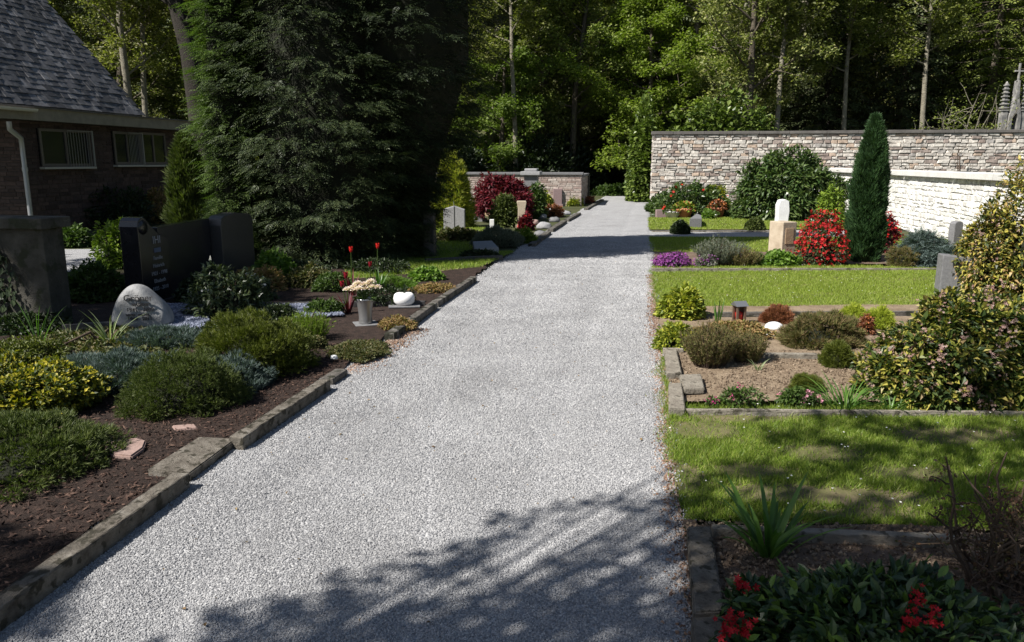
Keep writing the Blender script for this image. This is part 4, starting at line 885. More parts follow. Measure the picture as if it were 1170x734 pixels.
# ---- trees behind the camera whose crowns throw the dappled shade seen in the photo
K = 1 / math.tan(SUN_EL); SH = Vector((SUN_DIR.x, SUN_DIR.y, 0)).normalized() * K
def shade_tree(seed, base, blobs, label, mat, leaf, hrange, per, bark):
    rs = np.random.RandomState(seed); tm = MB(); cm = MB(); b = np.array(tuple(base)); hh = hrange[1]
    trunk = [b + np.array((0, 0, -.1)), b + np.array((.1, .1, hh * .35)), b + np.array((.3, .5, hh * .7))]; tube(tm, trunk, [.2, .16, .1], 9); cen = []; rr = []; pr = []
    for (gx, gy, r_, dn) in blobs:
        z = rs.uniform(*hrange); c = np.array((gx, gy, 0)) + np.array(tuple(SH)) * z + np.array((0, 0, z)); cen.append(c); rr.append(r_); pr.append(dn)
        m_ = (trunk[2] + c) / 2 + np.array((0, 0, -.4)) + rs.randn(3) * .15; tube(tm, [trunk[2], m_, c], [.035, .02, .007], 5)
    for c, r_, dn in zip(cen, rr, pr):
        leaf_clumps(cm, rs, [c], [r_], int(per * dn * (r_ / .3) ** 2), T_leaf(.65), leaf, flat=.5)
        for k in range(4): p2 = limb(rs, c, rnd_dirs(rs, 1)[0] * np.array((1, 1, .3)), r_, 3, wob=.2); tube(tm, p2, [.008, .006, .005, .003], 3)
    root = empty('shade_tree', base, label, 'tree'); o = tm.build('trunk', bark, root, loc=base, smooth=True); o.location = (0, 0, 0); o = cm.build('crown', mat, root, loc=base); o.location = (0, 0, 0)
def gb(px, py, r, d=1.0): g = G(px, py); return (g.x, g.y, r, d)
blobs = [gb(400, 690, .16), gb(360, 712, .14), gb(470, 668, .12), gb(520, 652, .12), gb(556, 636, .10), gb(585, 612, .09), gb(612, 600, .08), gb(640, 590, .09), gb(690, 578, .09), gb(735, 578, .09), gb(770, 590, .12),
         gb(300, 722, .15), gb(440, 715, .18), gb(500, 700, .14), gb(610, 700, .16), gb(570, 672, .11), gb(690, 690, .15), gb(745, 665, .13), gb(655, 725, .2), gb(560, 735, .2), gb(770, 715, .18), gb(720, 630, .08), gb(790, 640, .12), gb(660, 650, .08),
         gb(250, 745, .2), gb(350, 760, .25), gb(480, 780, .3), gb(640, 790, .3), gb(780, 790, .3),
         gb(800, 555, .12), gb(850, 545, .12), gb(790, 575, .12), gb(900, 560, .16), gb(960, 545, .16), gb(1010, 520, .2), gb(1060, 500, .22), gb(1110, 520, .24), gb(1160, 500, .26), gb(1210, 520, .3), gb(980, 580, .14), gb(1050, 570, .2), gb(1120, 580, .24), gb(1190, 580, .3),
         gb(870, 592, .1), gb(930, 598, .1), gb(1000, 480, .1), gb(880, 480, .07), gb(940, 500, .1), gb(1160, 465, .12), gb(1220, 470, .2),
         gb(860, 640, .14), gb(910, 650, .2), gb(960, 640, .16), gb(1030, 640, .24), gb(1110, 650, .26), gb(1180, 650, .3), gb(830, 690, .14), gb(900, 700, .24), gb(1000, 700, .28), gb(1100, 710, .3), gb(1200, 720, .3), gb(850, 740, .24), gb(950, 760, .3), gb(1080, 770, .35), gb(1200, 780, .35)]
rs = np.random.RandomState(5)
for _ in range(16): blobs.append(gb(rs.uniform(900, 1230), rs.uniform(474, 620), rs.uniform(.1, .2), 1.2))
for _ in range(12): blobs.append(gb(rs.uniform(830, 1200), rs.uniform(600, 720), rs.uniform(.15, .25), 1.2))
shade_tree(501, (-6.2, -2.6, 0), blobs, 'thin leafed tree behind the viewer shading the lower end of the path', M['lf_beech'], .085, (4.6, 6.4), 120, M['bark'])
blobs2 = []
rs = np.random.RandomState(77)
for i in range(84):
    px = rs.uniform(-160, 330); py = rs.uniform(292, 368); blobs2.append(gb(px, py, rs.uniform(.35, .6), 1.0))
for i in range(8): blobs2.append(gb(rs.uniform(-20, 70), rs.uniform(630, 720), rs.uniform(.1, .2), 1.2))
for _ in range(26): blobs2.append(gb(rs.uniform(118, 205), rs.uniform(335, 386), rs.uniform(.22, .32), 1.3))
blobs2 += [gb(150, 352, .35), gb(175, 340, .35), gb(185, 355, .35), gb(205, 345, .4), gb(165, 328, .35)]
shade_tree(503, (-15.5, 4.6, 0), blobs2, 'dense tree outside the view shading the gravestones on the left', M['lf_green'], .16, (6.5, 9.5), 55, M['bark'])

# ------------------------------------------------------------------ plants and shrubs
def place_px(cx, by, ty, w, depth=1.0, z=0.0):
    """front-bottom point, height and radius of a thing from its measured width and top"""
    g = G(cx, by, z); rw = w / 2 / F_PX * g.y * 1.01
    for _ in range(3): yc = g.y + rw * depth * .85; rw = w / 2 / F_PX * yc
    q = P(cx, by, yc); h = max(.05, P(cx, ty, yc).z - z)
    return Vector((q.x, yc, z)), rw, h
TL = T_leaf(.5, .12, .12); TLr = T_leaf(.75, .1, .08); TLn = T_leaf(.32, .08, .2); TN = T_tuft(5, .14, .8, 5); TNs = T_tuft(7, .10, 1.1, 6)
def shrub(name, label, cx, by, ty, w, mat, leaf, n, style='leaf', depth=1.0, lumpy=.16, flowers=None, cat='shrub', z=.05, group=None, seed=None, core=.6, T=None, cap=None, stem='twig', cl=.17, heads=None):
    seed = seed or (int(cx * 7 + by * 13 + w) % 9973); rs = np.random.RandomState(seed)
    c, r, h = place_px(cx, by, ty, w, depth, z)
    root = empty(name, c, label, cat, group); fm = MB(); sm = MB()
    def surf(u, q, k=1.0):
        s_ = lump(u, seed, lumpy, 2.0) * q * k; v = u * s_[:, None] * np.array((r, r * depth, h)); v[:, 2] = np.maximum(v[:, 2], .0) * 1.0; return v
    u = rnd_dirs(rs, n); u[:, 2] = np.abs(u[:, 2]) * 1.0 - .03 * 0; low = rs.rand(n) < .15; u[low, 2] *= .15; u = norm(u)
    q = 1 - (.32 * rs.rand(n) ** 1.7); Pp = surf(u, q) ; Pp[:, 2] += .01 + leaf * .2
    up = np.array((0, 0, 1.0))
    if style != 'spiky' and cl:   # most leaves sit in shoots and clumps
        nc = int(3.4 / cl ** 2); cu = rnd_dirs(rs, nc); cu[:, 2] = np.abs(cu[:, 2]); k_ = rs.randint(0, nc, n); inn = rs.rand(n) < .72
        qc = (.80 + .17 * rs.rand(nc)); cs_ = cl * (.55 + .8 * rs.rand(nc)); dd = norm(rnd_dirs(rs, n) + cu[k_] * .45); ctr = cu * (lump(cu, seed, lumpy, 2.0) * qc)[:, None]
        Pq = (ctr[k_] + dd * (cs_[k_] * rs.rand(n) ** .35)[:, None]) * np.array((r, r * depth, h)); Pq[:, 2] = np.abs(Pq[:, 2]) + .01
        Pp = np.where(inn[:, None], Pq, Pp * .88); u = np.where(inn[:, None], norm(dd + cu[k_] * .5), u)
    if style == 'leaf': Y = u + rs.randn(n, 3) * .55; Y[:, 2] -= .1; Zz = up + u * .7 + rs.randn(n, 3) * .35; T_ = T or TL
    elif style == 'needle': Y = u + up * .35 + rs.randn(n, 3) * .25; Zz = rnd_dirs(rs, n); T_ = T or TN
    elif style == 'spray': Y = u * np.array((1, 1, .35)) + rs.randn(n, 3) * .35; Zz = up + u * .4 + rs.randn(n, 3) * .25; T_ = T or T_frond(4, .12, .3, .4)
    elif style == 'spiky':   # upright stems from the ground outward
        a = rs.rand(n) * 6.283; rr_ = rs.rand(n) ** .6; Pp = np.stack([np.cos(a) * rr_ * r * .6, np.sin(a) * rr_ * r * .6 * depth, np.zeros(n)], -1)
        lean = np.stack([np.cos(a) * rr_ * .75 * r / h, np.sin(a) * rr_ * .75 * r / h * depth, np.ones(n)], -1); lean += rs.randn(n, 3) * .12
        hh = h * (.62 + .42 * rs.rand(n)) * (1 - .25 * rr_); nd = norm(lean); kk = 14
        Y = []; Pz = []
        for k in range(kk):
            t_ = .15 + .85 * (k + rs.rand(n)) / kk; Pz.append(Pp + nd * (hh * t_)[:, None]); Y.append(nd + rs.randn(n, 3) * .5)
        for k in range(0, n, 2): tube(sm, [Pp[k], Pp[k] + nd[k] * hh[k] * .97], [.003 + .0006 * r, .0012], 3)
        Pp = np.concatenate(Pz); Y = np.concatenate(Y); n = len(Pp); Zz = rnd_dirs(rs, n); T_ = T or TN
    scatter(fm, T_, Pp, Y, Zz, leaf * (.6 + .75 * rs.rand(n)))
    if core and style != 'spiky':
        V, F = ico((0, 0, 0), 1.0, 3); V = norm(V); V2 = V * (lump(V, seed, lumpy, 2.0) * core)[:, None] * np.array((r, r * depth, h)); V2[:, 2] = np.maximum(V2[:, 2], 0); sm.add(V2, F, 1)  # added solid dark core, seals the gaps between leaves
    for k in range(10):
        d = rnd_dirs(rs, 1)[0]; d[2] = abs(d[2]) + .4; d /= np.linalg.norm(d); e = surf(d[None], np.array([.93]))[0]
        tube(sm, [(0, 0, -.02), e * .5 + rs.randn(3) * .1 * r, e], [.012 + .012 * r, .010 + .006 * r, .003], 5)
    fm.build('foliage', mat if not isinstance(mat, str) else M[mat], root); sm.build('stems', [M[stem], M['core']], root, smooth=True)
    if flowers:
        fmat, fn, fs, ft = flowers; u = rnd_dirs(rs, fn); u[:, 2] = np.abs(u[:, 2]) ** .8 * .95 + .05; u = norm(u)
        if cap is not None: u = norm(u * np.array((1, 1, cap)))
        b = MB(); Pf = surf(u, np.full(fn, 1.0) + rs.randn(fn) * .03); k_ = ft[1] if isinstance(ft[1], int) else 1; ft0 = ft[0] if isinstance(ft[1], int) else ft
        Pf = np.repeat(Pf, k_, 0); uu = np.repeat(u, k_, 0)
        if k_ > 1: Pf = Pf + rs.randn(len(Pf), 3) * fs * .8
        Pf[:, 2] += .01; m_ = len(Pf)
        if heads is not None:
            hd = np.array([tuple(q_ - c) for q_ in heads]); Pf = np.repeat(hd, k_, 0) + rs.randn(len(hd) * k_, 3) * fs * .75; uu = norm(np.repeat(np.array([(0, -.5, .8)]), len(Pf), 0)); m_ = len(Pf)
        scatter(b, ft0, Pf, rnd_dirs(rs, m_), uu + rs.randn(m_, 3) * .45 + np.array((0, -.3, .3)), fs * (.7 + .6 * rs.rand(m_))); b.build('blossoms', M[fmat], root)
    return root
TF = T_flower(5, .3)
def blades(mb, rs, base, n, L, w, arch=.6, spread=.35, seg=5, r0=.03, fold=0):
    """long arching strap leaves from one crown"""
    for i in range(n):
        a = rs.rand() * 6.283; l = L * rs.uniform(.55, 1.1); out = spread * rs.uniform(.2, 1.2); o = np.array((math.cos(a), math.sin(a), 0)); b = np.array(tuple(base)) + o * r0 * rs.rand()
        sd = np.array((-o[1], o[0], 0)); tw = rs.randn() * .5; sd = norm(sd + o * tw)
        V = []; p = b.copy(); dr = norm(o * out + np.array((0, 0, 1.0))); ar = arch * rs.uniform(.5, 1.4)
        for k in range(seg + 1):
            t_ = k / seg; ww = w * (.55 + .9 * t_ - 1.45 * t_ ** 2.4) if t_ < 1 else 0.0; ww = max(ww, .0)
            V += [p - sd * ww / 2, p + np.array((0, 0, -.12 * ww)) , p + sd * ww / 2]; dr = norm(dr + (o * .9 + np.array((0, 0, -1.0)) * t_) * ar / seg); p = p + dr * l / seg
        F = [(3 * k + j, 3 * k + j + 1, 3 * k + j + 4, 3 * k + j + 3) for k in range(seg) for j in (0, 1)]
        mb.add(np.array(V), np.array(F))
def strap_plant(name, label, px, py, n, L, w, mat, cat='plant', arch=.6, spread=.35, z=.05, r0=.03, seed=1, group=None):
    rs = np.random.RandomState(seed); g = G(px, py, z); mb = MB(); blades(mb, rs, (0, 0, 0), n, L, w, arch, spread, 6, r0); o = mb.build(name, M[mat]); o.location = g
    return tag(o, label, cat, group)

# ---- left bed, near to far
shrub('juniper_bush', 'low rounded dark green shrub beside the flat pink stone, cut by the picture edge', 28, 566, 487, 215, 'lf_yew', .034, 9500, 'needle', 1.0, .14, seed=11)
shrub('rounded_yew', 'dense hemispherical dark green shrub next to the long edging stone', 211, 481, 404, 134, 'lf_yew', .026, 12000, 'needle', 1.0, .06, seed=12)
shrub('golden_shrub', 'yellow tipped golden shrub spilling over the mulch at the picture edge', 34, 484, 418, 176, 'lf_golden', .030, 13000, 'leaf', .8, .22, seed=13, T=TLr)
shrub('golden_shrub', 'olive toned golden shrub behind the brighter yellow one', 15, 425, 394, 110, 'lf_olive', .032, 4500, 'leaf', .8, .22, seed=14)
shrub('blue_juniper', 'creeping blue grey juniper between the golden shrub and the round green one', 150, 452, 408, 120, 'lf_blue', .04, 6000, 'needle', .8, .25, seed=15)
shrub('blue_juniper', 'creeping blue grey juniper between the two rounded green shrubs by the path', 262, 450, 410, 100, 'lf_blue', .036, 5500, 'needle', .8, .22, seed=16)
shrub('mounded_cypress', 'large yellowish green cushion shaped conifer at the end of the long edging stone', 293, 437, 360, 128, 'lf_olive', .036, 12000, 'needle', 1.0, .07, seed=17)
shrub('blue_juniper', 'small blue grey juniper sprawling in front of the boulder gravestone', 190, 402, 378, 110, 'lf_blue', .045, 3500, 'needle', .7, .25, seed=18)
shrub('lavender_clump', 'pale green lavender clump behind the cushion shaped conifer', 352, 392, 352, 62, 'lf_limegreen', .030, 160, 'spiky', .8, z=.05, seed=19)
shrub('ground_cover', 'mat of low greenish brown ground cover by the gap in the edging', 412, 412, 396, 74, 'lf_carpet', .022, 8000, 'leaf', 1.1, .3, cat='ground cover', seed=20, core=.5)
shrub('ground_cover', 'mat of low leafy ground cover in front of the boulder gravestone', 120, 408, 388, 210, 'lf_carpet', .04, 6000, 'leaf', .6, .3, cat='ground cover', seed=21, core=.5, T=TLr)
strap_plant('ornamental_grass', 'pale spiky strap leaved tuft standing at the foot of the boulder gravestone', 126, 396, 26, .42, .014, 'lf_strap_pale', arch=1.0, spread=.45, seed=3)
strap_plant('ornamental_grass', 'thin dark grassy tuft in front of the mossy concrete block', 45, 402, 16, .5, .010, 'lf_strap', arch=.7, spread=.3, seed=4)
strap_plant('ornamental_grass', 'small dull grassy tuft between the mossy block and the boulder', 82, 392, 12, .3, .010, 'lf_strap_pale', arch=.8, spread=.4, seed=5)
shrub('rhododendron_bush', 'dark leathery bush with a few white flowers before the black family gravestone', 262, 366, 312, 90, 'lf_rhodo', .075, 2600, 'leaf', .8, .2, flowers=('fl_white', 3, .03, (TF, 4)), seed=22, T=TLn)
shrub('white_flower_plant', 'leafy plant carrying a row of small white flowers beside the rounded gravestone', 292, 345, 320, 46, 'lf_rhodo', .05, 900, 'leaf', .8, .2, flowers=('fl_white', 8, .034, (TF, 4)), seed=23, cap=2.5)
shrub('azalea_bush', 'low rusty leaved bush at the foot of the broad dark conifer', 300, 334, 308, 60, 'lf_rusty', .05, 2200, 'leaf', .8, .2, seed=24)
shrub('azalea_bush', 'low olive brown bush under the dark conifer, right of the rusty one', 352, 330, 306, 56, 'lf_carpet', .05, 2000, 'leaf', .8, .2, seed=25)
shrub('bright_plant', 'bright green leafy plant under the edge of the broad dark conifer', 318, 322, 292, 44, 'lf_bright', .07, 900, 'leaf', .8, .25, seed=26, core=.4, T=TLr)
shrub('leafy_bush', 'pale leaved bush with star like leaves over the granite border', 440, 350, 330, 70, 'lf_dark', .04, 1800, 'leaf', .6, .2, seed=27)
shrub('leafy_plant', 'fresh green leafy rosette on the red brown soil near the edging stones', 486, 322, 308, 38, 'lf_bright', .055, 700, 'leaf', .8, .2, seed=28, core=.35, T=TLr, cat='plant')
shrub('ivy_bush', 'sunlit ivy like hedge above the mossy concrete block', 22, 262, 225, 140, 'lf_bright', .12, 3200, 'leaf', .7, .16, seed=29, z=0, T=TLr, cat='hedge')
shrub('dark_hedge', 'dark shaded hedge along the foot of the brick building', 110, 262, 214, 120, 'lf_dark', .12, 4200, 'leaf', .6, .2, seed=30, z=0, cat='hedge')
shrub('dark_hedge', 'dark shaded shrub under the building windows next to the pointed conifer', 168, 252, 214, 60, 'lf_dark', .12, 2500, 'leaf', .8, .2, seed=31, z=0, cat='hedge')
shrub('dry_bush', 'small brownish twiggy bush behind the black family gravestone', 184, 256, 216, 44, 'lf_rusty', .09, 2000, 'leaf', .9, .25, seed=32, z=0, core=.4)
shrub('box_bush', 'yellow green bush squeezed behind the curved black stele', 140, 308, 252, 52, 'lf_limegreen', .07, 2800, 'leaf', .9, .2, seed=33, z=0)
shrub('green_bush', 'grass green bush in the shade between the mossy block and the boulder', 108, 345, 308, 80, 'lf_green', .06, 3600, 'leaf', .8, .2, seed=34)
shrub('green_bush', 'sparse bright leaved bush at the end of the pale cross path', 80, 284, 262, 50, 'lf_green', .10, 1200, 'leaf', .8, .2, seed=35, z=0)
# ---- far left grave row
shrub('conical_conifer', 'yellow green cone shaped conifer beside the red maple', 519, 262, 184, 42, 'lf_yelgreen', .16, 3500, 'needle', .9, .12, seed=36, z=0, cat='tree')
root = shrub('japanese_maple', 'spreading dark red maple bush over the far left graves', 574, 244, 207, 60, 'lf_maplered', .15, 6500, 'leaf', .9, .2, seed=37, z=.25, T=TLn, cat='tree')
shrub('round_bush', 'dark green round bush in front of the red maple', 577, 260, 226, 34, 'lf_yew', .09, 4200, 'leaf', .9, .12, seed=38, z=0)
shrub('green_bush', 'dark green bush at the foot of the stone pier', 611, 250, 214, 26, 'lf_green', .10, 2600, 'leaf', .9, .16, seed=39, z=0)
shrub('weeping_bush', 'pale weeping bush hanging over the low brick wall', 597, 224, 170, 50, 'lf_beech', .16, 3600, 'leaf', .8, .22, seed=40, z=0)
shrub('yellow_bush', 'small bright yellow green bush left of the paired gravestones', 622, 237, 222, 17, 'lf_yelgreen', .12, 900, 'leaf', .9, .2, seed=41, z=0)
shrub('yellow_bush', 'small bright yellow green bush right of the paired gravestones', 656, 236, 222, 18, 'lf_yelgreen', .12, 900, 'leaf', .9, .2, seed=42, z=0)
shrub('grey_bush', 'dark greyish bush against the low brick wall behind the paired gravestones', 628, 230, 205, 36, 'lf_lavender', .14, 1800, 'leaf', .6, .2, seed=43, z=0)
shrub('ground_cover', 'leafy low cover beside the grey split gravestone', 526, 278, 264, 60, 'lf_carpet', .08, 2600, 'leaf', .7, .25, seed=44, z=0, cat='ground cover', T=TLr)
shrub('heather_bush', 'low grey green heather bed right of the split gravestone', 570, 284, 262, 56, 'lf_lavender', .07, 3200, 'needle', .8, .2, seed=45, z=0)
shrub('low_bush', 'low yellow green plant at the path edge in front of the tan pillar', 600, 281, 263, 26, 'lf_limegreen', .06, 1500, 'leaf', .8, .2, seed=46, z=0)
shrub('red_flower_plant', 'small red leaved plant at the foot of the tan pillar', 601, 264, 247, 16, 'lf_maplered', .08, 900, 'leaf', .8, .2, flowers=('fl_red', 18, .06, TF), seed=47, z=0)
shrub('autumn_plant', 'orange toned ground plant before the paired gravestones', 632, 248, 236, 22, 'lf_bronze', .08, 900, 'leaf', .8, .2, seed=48, z=0, cat='plant')
shrub('red_flower_plant', 'low red flowering plant along the brick return wall', 672, 233, 226, 14, 'lf_bronze', .09, 500, 'leaf', 1.2, .2, flowers=('fl_red', 14, .06, TF), seed=49, z=0)
shrub('white_flower_plant', 'low clump with small white flowers left of the split gravestone', 492, 258, 240, 22, 'lf_green', .08, 700, 'leaf', .8, .2, flowers=('fl_white', 12, .05, TF), seed=50, z=0)
shrub('red_bush', 'dark crimson bush half hidden at the rim of the black conifer', 494, 242, 212, 20, 'lf_maplered', .12, 1200, 'leaf', .8, .2, seed=51, z=0)
shrub('leafy_bush', 'dark low bush at the end of the gravel path where the wood begins', 703, 224, 212, 50, 'lf_green', .16, 1600, 'leaf', .5, .2, seed=53, z=0)
# ---- right side
shrub('ivy_hedge', 'tall ivy clad hedge at the end of the stone wall by the path', 733, 232, 128, 32, 'lf_ivy', .17, 8500, 'leaf', 1.6, .13, seed=54, z=0, T=TLr, cat='hedge')
d0 = 31.5; q = P(800, 200, d0)
shrub('ivy_hedge', 'rounded hedge top showing behind the stone wall near its corner', 797, 226, 122, 130, 'lf_ivy', .20, 9000, 'leaf', .5, .15, seed=55, z=0, T=TLr, cat='hedge').location.y = 32.5
shrub('rhododendron_bush', 'rounded rhododendron with scattered red buds against the stone wall', 789, 249, 212, 86, 'lf_laurel', .11, 5200, 'leaf', .6, .16, flowers=('fl_red', 7, .09, (TF, 3)), seed=56, z=0)
shrub('low_bush', 'low dark bush at the path corner of the stone wall', 757, 244, 226, 34, 'lf_green', .12, 1800, 'leaf', .8, .2, seed=57, z=0)
shrub('yellow_bush', 'yellowish leaved shrub between the rhododendron and the large laurel', 818, 246, 212, 34, 'lf_yelgreen', .12, 1800, 'leaf', .6, .2, seed=58, z=0)
shrub('laurel_bush', 'big glossy laurel bush standing in front of the stone wall', 897, 254, 183, 124, 'lf_laurel', .18, 13000, 'leaf', .6, .13, seed=59, z=0, T=TLn)
shrub('yellow_bush', 'yellow tinged shrub at the foot of the laurel beside the red azalea', 948, 262, 218, 32, 'lf_limegreen', .12, 1600, 'leaf', .8, .2, seed=60, z=0, T=TLn)
shrub('red_azalea', 'azalea covered in bright red blossom next to the cypress', 936, 305, 248, 50, 'lf_rhodo', .05, 2600, 'leaf', .9, .18, flowers=('fl_azalea', 330, .045, (TF, 3)), seed=61, z=.03)
shrub('red_azalea', 'dark crimson azalea peeping out behind the cypress', 1010, 290, 246, 28, 'lf_maplered', .06, 1200, 'leaf', .9, .18, flowers=('fl_red', 60, .05, (TF, 3)), seed=62, z=.03)
shrub('box_ball', 'clipped nearly black round ball beside the pale side path', 777, 269, 254, 21, 'lf_dark', .05, 4200, 'leaf', 1.0, .03, seed=63, z=0)
shrub('box_ball', 'clipped olive green round ball at the far side of the pale side path', 862, 265, 251, 21, 'lf_yew', .055, 3600, 'leaf', 1.0, .05, seed=64, z=0)
shrub('lavender_clump', 'greyish lavender clump with thin upright stems in the narrow bed', 822, 305, 268, 62, 'lf_lavender', .05, 240, 'spiky', .9, z=.03, seed=65)
shrub('lavender_clump', 'short greyish lavender clump spreading toward the beige stele', 848, 306, 282, 44, 'lf_heather', .045, 140, 'spiky', .9, z=.03, seed=66)
shrub('aubrieta_cushion', 'vivid purple flower cushion at the path edge', 767, 306, 291, 38, 'lf_dark', .04, 700, 'leaf', .8, .15, flowers=('fl_purple', 650, .028, (TF, 2)), seed=67, z=.03, cat='flower cushion')
shrub('aubrieta_cushion', 'small muted purple flower cushion next to the lavender', 806, 306, 294, 24, 'lf_lavender', .04, 500, 'leaf', .8, .15, flowers=('fl_purple', 60, .025, (TF, 2)), seed=68, z=.03, cat='flower cushion')
shrub('leafy_plant', 'fresh green low plant at the foot of the beige stele', 889, 306, 290, 42, 'lf_bright', .06, 1300, 'leaf', .8, .2, seed=69, z=.03, cat='plant', T=TLr)
shrub('leafy_plant', 'dull green low plant left of the fresh green one by the beige stele', 864, 304, 291, 22, 'lf_green', .05, 700, 'leaf', .8, .2, seed=70, z=.03, cat='plant')
shrub('blue_juniper', 'blue green spreading juniper in front of the whitewashed wall', 1056, 306, 270, 66, 'lf_blue', .10, 4500, 'spray', .8, .2, seed=71, z=.03)
shrub('heather_bush', 'brownish purple low shrub by the blue green juniper', 1032, 306, 286, 36, 'lf_heather', .06, 1300, 'needle', .8, .2, seed=72, z=.03)
shrub('pieris_bush', 'sunlit bush with yellow orange young leaves climbing the right picture edge', 1186, 352, 190, 116, 'lf_pieris', .07, 10500, 'leaf', .9, .34, flowers=('fl_dusky', 40, .035, (TF, 6)), seed=73, z=.03, T=T_leaf(.36, .08, .25))
shrub('pieris_bush', 'lower yellow leaved bush beside the dark headstone', 1132, 345, 256, 74, 'lf_pieris', .065, 9000, 'leaf', .8, .28, flowers=('fl_dusky', 50, .025, (TF, 6)), seed=74, z=.03, T=T_leaf(.36, .08, .25))
shrub('viburnum_bush', 'large sprawling bush with dusky pink blossom clusters above the front lawn', 1105, 470, 346, 226, 'lf_variegated', .048, 24000, 'leaf', .55, .26, flowers=('fl_dusky', 230, .019, (TF, 9)), seed=75, z=.04, cl=.13)
shrub('viburnum_bush', 'pale blossomed arm of the sprawling bush reaching the sandy bed', 1012, 440, 388, 76, 'lf_variegated', .042, 5200, 'leaf', .7, .28, flowers=('fl_dusky', 90, .018, (TF, 10)), seed=76, z=.04)
shrub('spirea_bush', 'yellow green leafy shrub at the path edge in front of the middle lawn', 778, 365, 334, 48, 'lf_yelgreen', .055, 3600, 'leaf', .9, .2, seed=77, z=.04, T=TLr)
shrub('low_bush', 'small lime shrub behind the big heather at the path side', 772, 402, 372, 44, 'lf_yelgreen', .04, 1700, 'leaf', .9, .2, seed=78, z=.04)
shrub('heather_clump', 'tall brownish green heather clump leaning over the slabs', 810, 424, 364, 62, 'lf_heather', .028, 420, 'spiky', .9, z=.04, seed=79)
shrub('heather_clump', 'greener heather clump joined to the right side of the tall one', 852, 418, 376, 44, 'lf_heather', .028, 240, 'spiky', .9, z=.04, seed=80)
shrub('rusty_shrub', 'rusty orange low shrub behind the heather clumps', 832, 392, 371, 90, 'lf_rusty', .035, 4500, 'leaf', .7, .2, seed=81, z=.04)
shrub('bronze_shrub', 'small dark bronze shrub behind the white stone', 886, 371, 352, 38, 'lf_bronze', .035, 2200, 'needle', .8, .2, seed=82, z=.04)
shrub('juniper_bush', 'flat spreading dark green juniper in the bed with the lantern', 936, 401, 362, 100, 'lf_heather', .045, 5500, 'needle', .7, .16, seed=83, z=.04)
shrub('lime_shrub', 'bright lime yellow tuft behind the spreading juniper', 972, 376, 354, 34, 'lf_lime', .04, 2000, 'needle', .8, .2, seed=84, z=.04)
shrub('lime_shrub', 'bright lime yellow tuft touching the pink blossomed bush', 1002, 378, 354, 34, 'lf_lime', .04, 2000, 'needle', .8, .2, seed=85, z=.04)
shrub('orange_plant', 'peach coloured small plant between the two lime tufts', 988, 384, 362, 18, 'lf_bronze', .035, 600, 'leaf', .8, .2, flowers=('fl_orange', 40, .02, TF), seed=86, z=.04, cat='plant')
shrub('conifer_cushion', 'round bright green cushion conifer at the rim of the sandy bed', 956, 422, 393, 38, 'lf_olive', .026, 4200, 'needle', .9, .08, seed=87, z=.04)
shrub('conifer_cushion', 'small round green cushion conifer above the pink flowers', 921, 450, 430, 38, 'lf_olive', .022, 3600, 'needle', .9, .08, seed=88, z=.04)
shrub('pink_flower_plant', 'dark leaved plant with pink flower heads on the sandy bed', 909, 466, 446, 42, 'lf_green', .03, 900, 'leaf', .8, .2, flowers=('fl_pink', 5, .018, (TF, 16)), seed=89, z=.04, cat='plant')
shrub('weed_patch', 'thin straggly green weeds along the edging in the sandy bed', 846, 466, 448, 54, 'lf_green', .03, 500, 'leaf', .5, .3, flowers=('fl_magenta', 3, .014, (TF, 6)), seed=90, z=.04, core=0, cat='plant')
shrub('magenta_plant', 'tiny magenta flowering plant beside the slabs at the bed edging', 814, 466, 456, 14, 'lf_green', .02, 160, 'leaf', .8, .3, flowers=('fl_magenta', 5, .012, (TF, 6)), seed=91, z=.04, core=0, cat='plant')
strap_plant('daylily_tuft', 'arching grassy daylily tuft at the back edge of the front lawn', 966, 466, 70, .26, .013, 'lf_strap', arch=1.2, spread=.8, r0=.12, seed=12, z=.04)
strap_plant('daylily_tuft', 'smaller grassy tuft under the pink blossomed bush', 1018, 468, 30, .2, .012, 'lf_strap', arch=1.2, spread=.8, r0=.08, seed=13, z=.04)
strap_plant('small_tuft', 'tiny pale grassy tuft in the sandy bed below the heather', 866, 424, 16, .12, .008, 'lf_strap_pale', arch=1.0, spread=.7, r0=.03, seed=14, z=.04)
strap_plant('iris_leaves', 'slim upright iris leaves behind the yellow green shrub', 820, 372, 9, .3, .02, 'lf_strap', arch=.2, spread=.2, r0=.05, seed=15, z=.04)
strap_plant('daylily_plant', 'large fan of broad green strap leaves in the nearest right bed', 878, 634, 40, .34, .030, 'lf_strap', arch=.75, spread=.62, r0=.07, seed=16, z=.04)
strap_plant('small_tuft', 'pale drooping blade tuft in front of the broad strap leaves', 902, 672, 5, .16, .016, 'lf_strap', arch=1.2, spread=.7, r0=.02, seed=17, z=.04)
# near rhododendron with deep red flowers
TR = T_oval(.40)
HD = [P(850, 671, 2.30), P(836, 706, 2.22), P(828, 722, 2.16), P(850, 718, 2.18), P(1047, 684, 2.12), P(1066, 704, 2.04), P(1040, 712, 2.02)]
shrub('red_rhododendron', 'shaded low rhododendron with deep red flowers at the lower picture corner', 1010, 800, 668, 400, 'lf_rhodo_near', .050, 4200, 'leaf', .55, .22, flowers=('fl_crimson', 12, .018, (TF, 18)), heads=HD[4:], cl=.2, seed=94, z=.04, T=TR, core=.5)
shrub('red_rhododendron', 'branch of the low rhododendron with three red flower heads nearest the path', 868, 740, 668, 84, 'lf_rhodo_near', .045, 420, 'leaf', .8, .2, flowers=('fl_crimson', 4, .020, (TF, 18)), heads=HD[:4], seed=95, z=.04, T=TR, core=.3)
